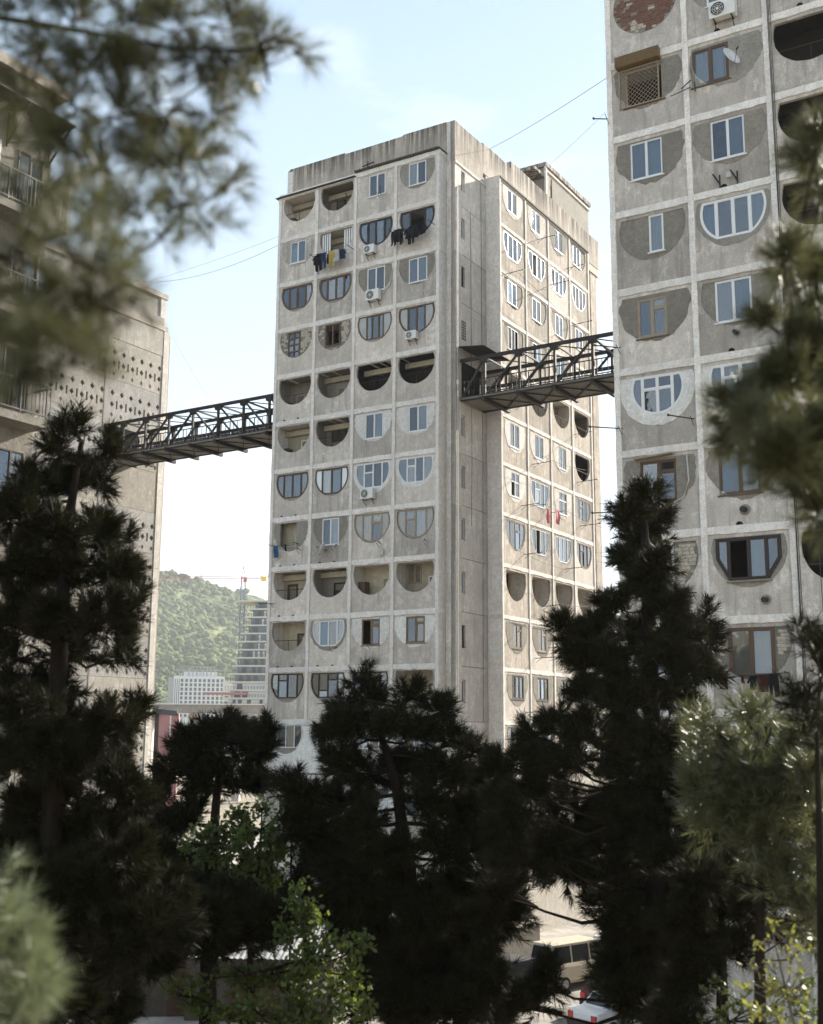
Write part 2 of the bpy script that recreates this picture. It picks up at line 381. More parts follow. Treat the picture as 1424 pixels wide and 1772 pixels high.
# ------------------------------------------------------------------ windows and facade cells
CUR = dict(b='c_blue', w='c_white', g='c_grey', m='c_mauve', c='c_cream', n='c_navy', y='c_yellow')
def curtain(F, poly, d, mat, parent, rg):
    a0 = min(p[0] for p in poly) - .04; a1 = max(p[0] for p in poly) + .04
    z0 = min(p[1] for p in poly) - .03; z1 = max(p[1] for p in poly) + .03
    n = max(6, int((a1-a0)/.055)); ph = rg.uniform(0, 6); vs, fs = [], []
    for i in range(n+1):
        a = a0 + (a1-a0)*i/n; w = .028*math.sin(i*1.9+ph) + .014*math.sin(i*.8+ph*2)
        vs += [F(a, d+w*1.0, z0), F(a, d+w*.7, z1)]
    for i in range(n): fs.append((2*i, 2*i+2, 2*i+3, 2*i+1))
    MB().add(vs, fs).build('curtain', M[mat], parent, smooth=True)
def window(T, F, outline, splits=(0, .5, 1), fm='pvc', trans=None, boards='', opens='', curt='', ft=.042, d=-.03, sash=.026, rg=rnd, name='window', bm='board'):
    """frame (the part) with sashes, panes and curtains under it; one letter of curt per light, a digit in boards / opens picks a light"""
    trans = trans or {}
    a0 = min(p[0] for p in outline); a1 = max(p[0] for p in outline)
    z0 = min(p[1] for p in outline); z1 = max(p[1] for p in outline)
    inn = inset(outline, ft*.45); panes = []
    for i in range(len(splits)-1):
        x0, x1 = a0+(a1-a0)*splits[i], a0+(a1-a0)*splits[i+1]
        st = clip(clip(inn, -1, 0, -x0), 1, 0, x1)
        zs = sorted(trans.get(i, []))
        cuts = [None] + [z0+(z1-z0)*t for t in zs] + [None]
        for k in range(len(cuts)-1):
            q = st
            if cuts[k] is not None: q = clip(q, 0, -1, -cuts[k])
            if cuts[k+1] is not None: q = clip(q, 0, 1, cuts[k+1])
            q = inset(dedupe(q), ft*.55) if len(q) > 2 else []
            if len(q) > 2: panes.append((i, k, q))
    fr = MB().prism(F, outline, [q for _, _, q in panes], d-.07, d).build(name, M[fm], T)
    for i, k, q in panes:
        if str(i) in boards:
            MB().prism(F, q, (), d-.05, d-.022).build('side_panel', M[bm], fr); continue
        op = str(i) in opens and k == 0
        if not op:
            g = q
            if sash:
                g = inset(q, sash)
                if len(g) > 2: MB().prism(F, q, [g], d-.055, d-.012).build('sash', M[fm], fr)
                else: g = q
            MB().prism(F, g, (), d-.038, d-.03).build('pane', M['glass'], fr)
            c = curt[i % len(curt)] if curt else 'd'
            u_ = rg.random()
            if c in CUR and u_ > .14:
                if u_ < .34: q = clip(q, 1, 0, min(p[0] for p in q) + (max(p[0] for p in q)-min(p[0] for p in q))*.6)
                curtain(F, q, d-.17, CUR[c], fr, rg)
    return fr
def wrect(T, F, ac, w, zb, zt, style='p2', curt='ww', d=-.03, opens='', rg=rnd):
    o = rect(ac-w/2, ac+w/2, zb, zt)
    k = dict(opens=opens, curt=curt, d=d, rg=rg)
    if style == 'p2': return window(T, F, o, **k)
    if style == 'lat': return window(T, F, o, (0, 1), 'wood_pale', ft=.09, opens='0')
    if style == 'p1': return window(T, F, o, (0, 1), **k)
    if style == 'pv': return window(T, F, o, (0, .48, 1), 'pvc', {0: [.7]}, **k)
    if style == 'pd': return window(T, F, o, (0, .5, 1), 'pvc', {0: [.62], 1: [.62]}, **k)
    if style == 'wv': return window(T, F, o, (0, .52, 1), 'wood', {1: [.72]}, ft=.08, **k)
    if style == 'wvl': return window(T, F, o, (0, .48, 1), 'wood', {0: [.72]}, ft=.08, **k)
    if style == 'wp': return window(T, F, o, (0, .5, 1), 'wood_pale', {1: [.72]}, ft=.085, **k)
    if style == 'wo': return window(T, F, o, (0, .52, 1), 'ochre', {1: [.74]}, ft=.09, **k)
    if style == 'wd': return window(T, F, o, (0, .5, 1), 'wood_dark', {0: [.72]}, ft=.075, **k)
    if style == 'w6': return window(T, F, o, (0, .5, 1), 'wood', {0: [.27, .52, .76], 1: [.27, .52, .76]}, ft=.09, sash=0, **k)
    if style == 'w2': return window(T, F, o, (0, .5, 1), 'wood', ft=.1, **k)
    if style == 'w3': return window(T, F, o, (0, .33, .67, 1), 'wood_dark', ft=.07, **k)
    if style == 'door': return window(T, F, o, (0, 1), 'wood', {0: [.45]}, ft=.12, **k)
def bricks(T, F, region, hole, mats, rg, L=.26, H=.115, d1=.0, skip=.04):
    """bricks laid one by one inside region and outside the window"""
    a0 = min(p[0] for p in region); a1 = max(p[0] for p in region); z0 = min(p[1] for p in region); z1 = max(p[1] for p in region)
    meshes = {}
    def inside(a, z):
        c = False
        for i in range(len(region)):
            (x0, y0), (x1, y1) = region[i], region[i-1]
            if (y0 > z) != (y1 > z) and a < (x1-x0)*(z-y0)/(y1-y0)+x0: c = not c
        return c
    row, z = 0, z0 + H/2
    while z < z1 - .02:
        a = a0 - (L/2 if row % 2 else 0)
        while a < a1 + L:
            l = L if rg.random() > .25 else L*.6
            c = a + l/2; a += l + .012
            if not all(inside(c+s*l*.42, z+q*H*.4) for s in (-1, 1) for q in (-1, 1)): continue
            if hole and hole[0]-l/2 < c < hole[1]+l/2 and hole[2]-H/2 < z < hole[3]+H/2: continue
            if rg.random() < skip: continue
            key = (round(l, 3), rg.randrange(3))
            if key not in meshes:
                mb = MB(); G = Grid((0, 0, 0), Vector(F(1, 0, 0))-Vector(F(0, 0, 0)), Vector(F(0, 1, 0))-Vector(F(0, 0, 0)))
                j = lambda: rg.uniform(-.008, .008)
                mb.prism(G, [(-l/2+j(), -H/2+.008+j()*.4), (l/2+j(), -H/2+.008+j()*.4), (l/2+j(), H/2-.006+j()*.4), (-l/2+j(), H/2-.006+j()*.4)], (), -.08, rg.uniform(-.006, .012))
                me = bpy.data.meshes.new('brick'); me.from_pydata(mb.v, [], mb.f); meshes[key] = me
            mname = mats(c, z) if callable(mats) else mats
            me = meshes.setdefault(key + (mname,), None)
            if me is None:
                me = meshes[key].copy(); me.materials.append(M[mname]); meshes[key + (mname,)] = me
            o = link('brick', me, T); o.location = F(c, d1, z)
        z += H; row += 1
def cell(T, F, a0, a1, z0, z1, r, spec, rg, pm='panel', top=.25, rw=.2, bw=.28, drop=.45):
    ac = (a0+a1)/2; zt = z1 - top
    hole = half_disc(ac, zt, r, drop, jit=.012, rg=rg)
    rb = rect(a0+rw*.3, a1-rw*.3, z0+bw*.3, z1-bw*.3)
    kind = spec[0]
    MB().prism(F, rb, [hole], -.15, 0).build('wall_panel', M[pm], T)
    zc = zt - drop
    if kind == 'o':
        items, rail = spec[1], spec[2] if len(spec) > 2 else ''
        if len(spec) > 3 and spec[3] in ('void', 'mortar'):      # added lining, its dark colour stands in for deep loggia shade
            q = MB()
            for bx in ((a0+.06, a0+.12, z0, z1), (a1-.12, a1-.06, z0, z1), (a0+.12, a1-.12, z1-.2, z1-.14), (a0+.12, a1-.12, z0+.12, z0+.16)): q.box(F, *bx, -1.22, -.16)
            q.build('loggia_shade_lining', M[spec[3]], T)
        wall = MB().prism(F, rect(a0, a1, z0, z1), (), -1.32, -1.22).build('loggia_back_wall', M[spec[3] if len(spec) > 3 else 'cream'], T)  # the dark choices put the loggia shade into the back wall too
        for it in items:
            if it[0] == 'beam': MB().box(F, a0+.1, a1-.1, z1-.62, z1-.3, -1.22, -.95).build('ceiling_beam', M['cream'], T)
            elif it[0] == 'bin': MB().box(F, ac+it[1]*r-.22, ac+it[1]*r+.22, z0+.16, z0+it[2], -.9, -.4).build('cupboard', M['wood'], T)
            elif it[0] == 'shade': MB().box(F, ac+it[1]*r-it[2]/2, ac+it[1]*r+it[2]/2, z0+.6, z1-.2, -1.2, -1.14).build('opening_shade', M['void'], T)  # black panel painted for the shade of a deep opening
            else:
                st, fx, w, h, cu = it
                zb = zc - .62 if h < 1.6 else z0+.18
                wrect(T, F, ac+fx*r, w, zb, zb+h, st, cu, d=-1.19, rg=rg, opens='')
        if 'r' in rail:
            b = MB(); zr = zc - .62
            hw = math.sqrt(max(.01, (r-.02)**2 - .62**2))
            b.tube([F(ac-hw, -.05, zr), F(ac+hw, -.05, zr)], .022, 5); b.tube([F(ac, -.05, zr), F(ac, -.05, zc-r)], .016, 5)
            b.build('handrail', M['rust'], T)
    elif kind == 'f':
        _, mat, st, fx, w, dt, h, cu, flush, opens = spec
        ws = ac + fx*r
        wo = rect(ws-w/2+.01, ws+w/2-.01, zt-dt-h+.01, zt-dt-.01)
        if flush == 2:   # a plastered patch spread past the opening
            out = half_disc(ac, zt, r, drop, jit=.05, grow=.05, rg=rg)
            out = [(p[0], min(p[1], zt-.004)) for p in out]; d1 = .014
        else: out = half_disc(ac, zt, r, drop, grow=.015); d1 = -.03 if flush else -.06
        MB().prism(F, out, [wo], -.13, d1).build('infill', M[mat], T)
        if st == 'hole':
            MB().prism(F, rect(ws-w/2-.3, ws+w/2+.3, z0+.1, z1-.1), (), -.75, -.62).build('niche_wall', M['cream'], T)
            MB().box(F, ws+.12, ws+w/2+.2, z0+.4, zt-.5, -.62, -.5).build('niche_door', M['cream'], T); return
        wrect(T, F, ws, w, zt-dt-h, zt-dt, st, cu, d=d1+.01 if flush != 2 else 0.0, opens=opens, rg=rg)
        MB().box(F, ws-w/2-.06, ws+w/2+.06, zt-dt-h-.045, zt-dt-h-.004, -.1, .045).build('window_sill', M['pvc' if st[0] == 'p' else 'wood'], T)
    elif kind == 'g':
        k = dict(spec[1]); ring = k.pop('ring', None); flat = k.pop('flat', .86); gw = k.pop('gap', .05)
        o = clip(half_disc(ac, zt-.02, r-gw, drop), 0, -1, -(zc - r*flat)) if flat < 1 else half_disc(ac, zt-.02, r-gw, drop)
        o = dedupe(o)
        if ring:
            out = half_disc(ac, zt, r, drop, jit=.035, grow=.14 if ring == 'plaster' else .07, rg=rg); out = [(p[0], min(p[1], zt-.004)) for p in out]
            MB().prism(F, out, [inset(o, .005)], -.12, .016).build('opening_surround', M[ring], T)
        elif flat < 1 or gw > .06:
            MB().prism(F, half_disc(ac, zt, r, drop, grow=.015), [inset(o, .004)], -.13, -.035).build('infill', M['mortar_mid'], T)
        window(T, F, o, rg=rg, d=.012 if ring else -.015, **k)
    elif kind == 'h':   # angular dark bay window
        o = [(ac-1.08, zt-.03), (ac-1.08, zt-.72), (ac-.66, zt-1.46), (ac+.62, zt-1.46), (ac+1.06, zt-.78), (ac+1.06, zt-.03)]
        MB().prism(F, half_disc(ac, zt, r, drop, grow=.02), [inset(o, .004)], -.13, -.02).build('infill', M['mortar_mid'], T)
        window(T, F, o, (0, .2, .51, .78, 1), 'wood_dark', opens='1', curt='wyww', ft=.11, sash=0, d=.07, rg=rg)
        MB().box(F, ac-.74, ac+.72, zt-1.52, zt-1.465, -.02, .14).build('window_sill', M['mortar'], T)
    elif kind == 'b':
        _, mats, win, cu, opens = spec[:5]
        MB().prism(F, half_disc(ac, zt, r, drop, grow=.012), [rect(*win_rect(ac, r, zt, win, .01))] if win else [], -.14, -.055).build('infill', M['mortar'], T)
        wr = win_rect(ac, r, zt, win, 0) if win else None
        bricks(T, F, half_disc(ac, zt, r+.01, drop), wr, mats, rg, L=spec[5] if len(spec) > 5 else .26, H=.115 if len(spec) <= 5 else spec[6], d1=-.03)
        if win and win[0] != 'hole': wrect(T, F, (wr[0]+wr[1])/2, wr[1]-wr[0], wr[2], wr[3], win[0], cu, d=-.01, opens=opens, rg=rg)
def win_rect(ac, r, zt, win, e):
    st, fx, w, dt, h = win
    return (ac+fx*r-w/2+e, ac+fx*r+w/2-e, zt-dt-h+e, zt-dt-e)
def rough_bar(F, a0, a1, z0, z1, d0, d1, rg, j=.018, step=.5, horiz=True):
    """a cast concrete bar whose long edges wander a little"""
    n = max(2, int((a1-a0 if horiz else z1-z0)/step)); lo, hi = [], []
    for i in range(n+1):
        t = i/n
        if horiz: lo.append((a0+(a1-a0)*t, z0+rg.uniform(-j*2, j*.5))); hi.append((a0+(a1-a0)*t, z1+rg.uniform(-j*.5, j*.5)))
        else: lo.append((a1+rg.uniform(-j, j), z0+(z1-z0)*t)); hi.append((a0+rg.uniform(-j, j), z0+(z1-z0)*t))
    return MB().prism(F, lo + hi[::-1], (), d0, d1)

# ------------------------------------------------------------------ small things fixed to the facades
def ac_unit(T, F, a, z, label, big=1.0, d=.0):
    p = T.matrix_basis @ Vector(F(a, d, z))
    o = thing('air_conditioner', label, 'air conditioner', p, T.rotation_euler.z, 'air conditioners on the facades')
    ax = Vector(F(1, 0, 0))-Vector(F(0, 0, 0)); ou = Vector(F(0, 1, 0))-Vector(F(0, 0, 0))
    G = Grid((0, 0, 0), ax, ou); w, h, t = .78*big, .54*big, .30
    b = MB().prism(G, inset_round(-w/2, w/2, 0, h, .04), (), .1, .1+t); b.build('casing', M['ac'], o)
    fa, fz, R = -w*.16, h*.5, h*.40
    MB().prism(G, [(fa+R*math.cos(k*.3927), fz+R*math.sin(k*.3927)) for k in range(16)], (), .1+t-.01, .1+t+.006).build('fan_opening', M['black'], o)
    g = MB()
    for rr in (R, R*.72, R*.45):
        pts = [G(fa+rr*math.cos(k*.3927), .1+t+.014, fz+rr*math.sin(k*.3927)) for k in range(17)]; g.tube(pts, .008, 4, cap=False)
    for k in range(8): g.bar(G(fa, .1+t+.014, fz), G(fa+R*math.cos(k*.785), .1+t+.014, fz+R*math.sin(k*.785)), .008)
    g.disc(G, fa, fz, R*.2, .1+t, .1+t+.022, 10); g.build('fan_grille', M['ac'], o)
    for s in (-1, 1):
        q = MB(); q.bar(G(s*w*.34, 0, -.02), G(s*w*.34, .1+t, -.02), .035); q.bar(G(s*w*.34, .01, -.3), G(s*w*.34, .3, -.03), .028); q.build('bracket', M['steel_lit'], o)
    return o
def inset_round(a0, a1, z0, z1, r): return [(a0+r, z0), (a1-r, z0), (a1-r*.3, z0+r*.3), (a1, z0+r), (a1, z1-r), (a1-r*.3, z1-r*.3), (a1-r, z1), (a0+r, z1), (a0+r*.3, z1-r*.3), (a0, z1-r), (a0, z0+r), (a0+r*.3, z0+r*.3)]
def dish(T, F, a, z, label, yaw=0.5, R=.38):
    p = T.matrix_basis @ Vector(F(a, .02, z)); o = thing('satellite_dish', label, 'satellite dish', p, T.rotation_euler.z)
    ax = Vector(F(1, 0, 0))-Vector(F(0, 0, 0)); ou = Vector(F(0, 1, 0))-Vector(F(0, 0, 0))
    c = ou*.42; dirv = (ou*math.cos(yaw) + ax*math.sin(yaw) + Vector((0, 0, .45))).normalized()
    x = dirv.cross(Vector((0, 0, 1))).normalized(); y = x.cross(dirv); mb = MB(); vs, fs = [c - dirv*.07], []
    for ri in (1, 2, 3):
        for k in range(20):
            t = k*math.pi/10; rr = R*ri/3; vs.append(c + x*rr*math.cos(t) + y*rr*1.08*math.sin(t) + dirv*(-.07+.1*(ri/3)**2))
    for k in range(20): fs.append((0, 1+k, 1+(k+1) % 20))
    for ri in (0, 1):
        for k in range(20): fs.append((1+ri*20+k, 21+ri*20+k, 21+ri*20+(k+1) % 20, 1+ri*20+(k+1) % 20))
    mb.add(vs, fs); r = mb.build('reflector', M['dish'], o, smooth=True); md = r.modifiers.new('s', 'SOLIDIFY'); md.thickness = .012
    MB().tube([c + y*(-R) , c + dirv*.34], .01, 5).disc(Grid(c+dirv*.34, x, dirv), 0, 0, .035, -.05, .05, 8).build('feed_arm', M['steel_lit'], o)
    MB().tube([(0, 0, 0), ou*.2, c - dirv*.07], .022, 6).build('mount', M['steel_lit'], o)
    return o
def pole(T, F, a, z, L, label, rise=0, side=0, line=None):
    """thin drying pole sticking out of the facade"""
    p = T.matrix_basis @ Vector(F(a, 0, z)); o = thing('drying_pole', label, 'drying pole', p, T.rotation_euler.z, 'drying poles on the facades')
    ax = Vector(F(1, 0, 0))-Vector(F(0, 0, 0)); ou = Vector(F(0, 1, 0))-Vector(F(0, 0, 0))
    e = ou*L + ax*side + Vector((0, 0, rise))
    MB().tube([ou*-.03, e], .022, 6).build('arm', M['steel_lit'], o)
    MB().tube([e - ou*.02, e + ou*.05], .042, 8).build('end_cap', M['black'], o)
    MB().bar(ou*.05 + Vector((0, 0, -.25)), ou*.4 + e*.02, .018).build('brace', M['steel_lit'], o)
    return o
def garment(T, F, a, z, d, kind, mat, label, s=1.0, rg=rnd, group=None):
    shapes = dict(
      shirt=[(-.17, 0), (-.19, -.06), (-.33, -.30), (-.24, -.36), (-.19, -.22), (-.2, -.62), (.2, -.64), (.19, -.22), (.25, -.37), (.33, -.32), (.19, -.05), (.17, 0)],
      trousers=[(-.17, 0), (-.2, -.4), (-.19, -.88), (-.06, -.9), (-.01, -.4), (.04, -.88), (.17, -.86), (.19, -.35), (.17, 0)],
      towel=[(-.17, 0), (-.18, -.35), (-.16, -.7), (.03, -.72), (.17, -.69), (.18, -.3), (.17, 0)],
      leggings=[(-.09, 0), (-.12, -.5), (-.1, -.82), (-.02, -.83), (0, -.35), (.03, -.8), (.11, -.78), (.1, -.3), (.09, 0)],
      sock=[(-.06, 0), (-.06, -.28), (.07, -.33), (.08, -.26), (.05, -.2), (.05, 0)])
    pts = [(x*s + rg.uniform(-.012, .012), zz*s*rg.uniform(.93, 1.07)) for x, zz in shapes[kind]][::1]
    p = T.matrix_basis @ Vector(F(a, d, z)); ax = Vector(F(1, 0, 0))-Vector(F(0, 0, 0)); ou = Vector(F(0, 1, 0))-Vector(F(0, 0, 0))
    # dense sheet: horizontal slices of the outline with folds
    b = MB(); G = Grid((0, 0, 0), ax, ou); b.prism(G, pts[::-1] if area(pts) < 0 else pts, (), -.012, .012)
    me = bpy.data.meshes.new(kind); me.from_pydata(b.v, [], b.f); me.materials.append(M[mat])
    bm = bmesh.new(); bm.from_mesh(me); bmesh.ops.subdivide_edges(bm, edges=bm.edges[:], cuts=2, use_grid_fill=True); ph = rg.uniform(0, 6)
    for v in bm.verts:
        al = v.co.dot(ax); v.co += ou*(.035*math.sin(al*17+ph) + .03*math.sin(v.co.z*7+ph))*min(1, -v.co.z*3+.15)
    bm.to_mesh(me); bm.free()
    o = link('hanging_'+kind, me); o.location = p; o.rotation_euler = (0, 0, T.rotation_euler.z + rg.uniform(-.15, .15))
    return tag(o, label, kind if kind != 'leggings' else 'leggings', group)
def area(p): return sum(p[i][0]*p[(i+1) % len(p)][1]-p[(i+1) % len(p)][0]*p[i][1] for i in range(len(p)))
# ------------------------------------------------------------------ ground, hillside, far hill
def sheet(name, x0, x1, y0, y1, nx, ny, hz, mat, kind='structure', smooth=True):
    xs, ys = np.linspace(x0, x1, nx), np.linspace(y0, y1, ny); X, Y = np.meshgrid(xs, ys)
    Z = hz(X, Y); v = np.stack([X, Y, Z], -1).reshape(-1, 3)
    i = np.arange((ny-1)*(nx-1)); r, c = i//(nx-1), i % (nx-1); k = r*nx+c
    f = np.stack([k, k+1, k+nx+1, k+nx], 1)
    me = bpy.data.meshes.new(name); me.vertices.add(len(v)); me.vertices.foreach_set('co', v.ravel())
    me.loops.add(f.size); me.loops.foreach_set('vertex_index', f.ravel().astype(np.int32)); me.polygons.add(len(f))
    me.polygons.foreach_set('loop_start', np.arange(0, f.size, 4, dtype=np.int32)); me.materials.append(M[mat]); me.update(); me.validate()
    if smooth: me.polygons.foreach_set('use_smooth', [True]*len(me.polygons))
    return link(name, me, None, kind)
nr = np.random.RandomState(5)
def fbm(X, Y, sc, octv=4, seed=0, gain=.5):
    """value noise, several octaves"""
    out = np.zeros_like(X); amp = 1.
    for o in range(octv):
        g = np.random.RandomState(seed+o).rand(97, 97)*2-1
        u, v = X/sc*(2**o)+o*13.7+50, Y/sc*(2**o)+o*7.3+50
        iu, iv = np.floor(u).astype(int), np.floor(v).astype(int); fu, fv = u-iu, v-iv; fu = fu*fu*(3-2*fu); fv = fv*fv*(3-2*fv)
        a, b, c, d = g[iv % 97, iu % 97], g[iv % 97, (iu+1) % 97], g[(iv+1) % 97, iu % 97], g[(iv+1) % 97, (iu+1) % 97]
        out += amp*((a*(1-fu)+b*fu)*(1-fv)+(c*(1-fu)+d*fu)*fv); amp *= gain
    return out
sheet('ground', -3200, 3200, -300, 3600, 60, 60, lambda X, Y: X*0, 'soil')
sheet('asphalt_yard', -34, 30, 34, 130, 30, 40, lambda X, Y: X*0+.02, 'asphalt')
sheet('slope', -60, 60, -40, 33, 80, 60, lambda X, Y: np.clip(9.6-.30*np.maximum(Y, -8)+.15*fbm(X, Y, 3, 3, 3), -.3, 12.6), 'soil')
def hillz(X, Y):
    crest = np.interp(X, [-875, -525, -375, -272, -156, -38, 150, 500, 1100], [147, 207, 197, 176, 148, 120, 88, 55, 25])
    t = np.clip((Y-860)/390, 0, 1.0); base = crest*(t**.85)
    base = np.where(Y > 1250, crest*np.clip(1-(Y-1250)/900, 0, 1), base)
    r = fbm(X, Y, 150, 4, 11)*9*np.clip(t*2, 0, 1)
    bumps = .35*(1-np.abs(fbm(X, Y*1.15, 12, 2, 23, .5)))*6.0*(.65+.5*fbm(X, Y, 70, 2, 37)) + fbm(X, Y, 60, 2, 31)*3 + fbm(X, Y, 5, 2, 41)*1.6
    return base + r*(1-t*.7) + bumps*np.clip(t*6, 0, 1) - 3
hill = sheet('hill', -420, 50, 840, 1310, 330, 400, hillz, 'hill')
sheet('hill', -1600, -420, 840, 2200, 110, 110, hillz, 'hill'); sheet('hill', 50, 1600, 840, 2200, 140, 110, hillz, 'hill')
sheet('hill', -420, 50, 1310, 2200, 60, 60, hillz, 'hill')

def woodland():
    R = np.random.RandomState(8); n = 8500
    bm = bmesh.new(); bmesh.ops.create_icosphere(bm, subdivisions=1, radius=1); T = np.array([v.co for v in bm.verts]); Fc = np.array([[v.index for v in f.verts] for f in bm.faces]); bm.free()
    Y = 870+ (R.rand(n)**.8)*430; X = -.235*Y + (R.rand(n)-.5)*.19*Y
    Zb = hillz(X, Y); dens = fbm(X, Y, 45, 3, 61); keep = (dens > -.75+R.rand(n)*.5)
    X, Y, Zb = X[keep], Y[keep], Zb[keep]; n = len(X)
    s = (1.7+2.9*R.rand(n)**1.6)*np.where(fbm(X, Y, 90, 2, 71) > .25, .65, 1.0)
    V = T[None]*s[:, None, None]*np.array([1, 1, .85])*(1+.32*R.randn(n, len(T), 1)*.7); V += np.stack([X, Y, Zb+s*.45], -1)[:, None]
    Fa = (Fc[None]+np.arange(n)[:, None, None]*len(T)).reshape(-1, 3)
    me = bpy.data.meshes.new('hill_woodland'); me.vertices.add(n*len(T)); me.vertices.foreach_set('co', V.astype(np.float32).ravel())
    me.loops.add(Fa.size); me.loops.foreach_set('vertex_index', Fa.astype(np.int32).ravel()); me.polygons.add(len(Fa)); me.polygons.foreach_set('loop_start', np.arange(0, Fa.size, 3, dtype=np.int32))
    me.materials.append(M['bush']); me.update(); me.polygons.foreach_set('use_smooth', [True]*len(Fa))
    o = link('woodland', me, None, 'stuff'); o['label'] = 'green bushes and small trees covering the far hillside'
woodland()

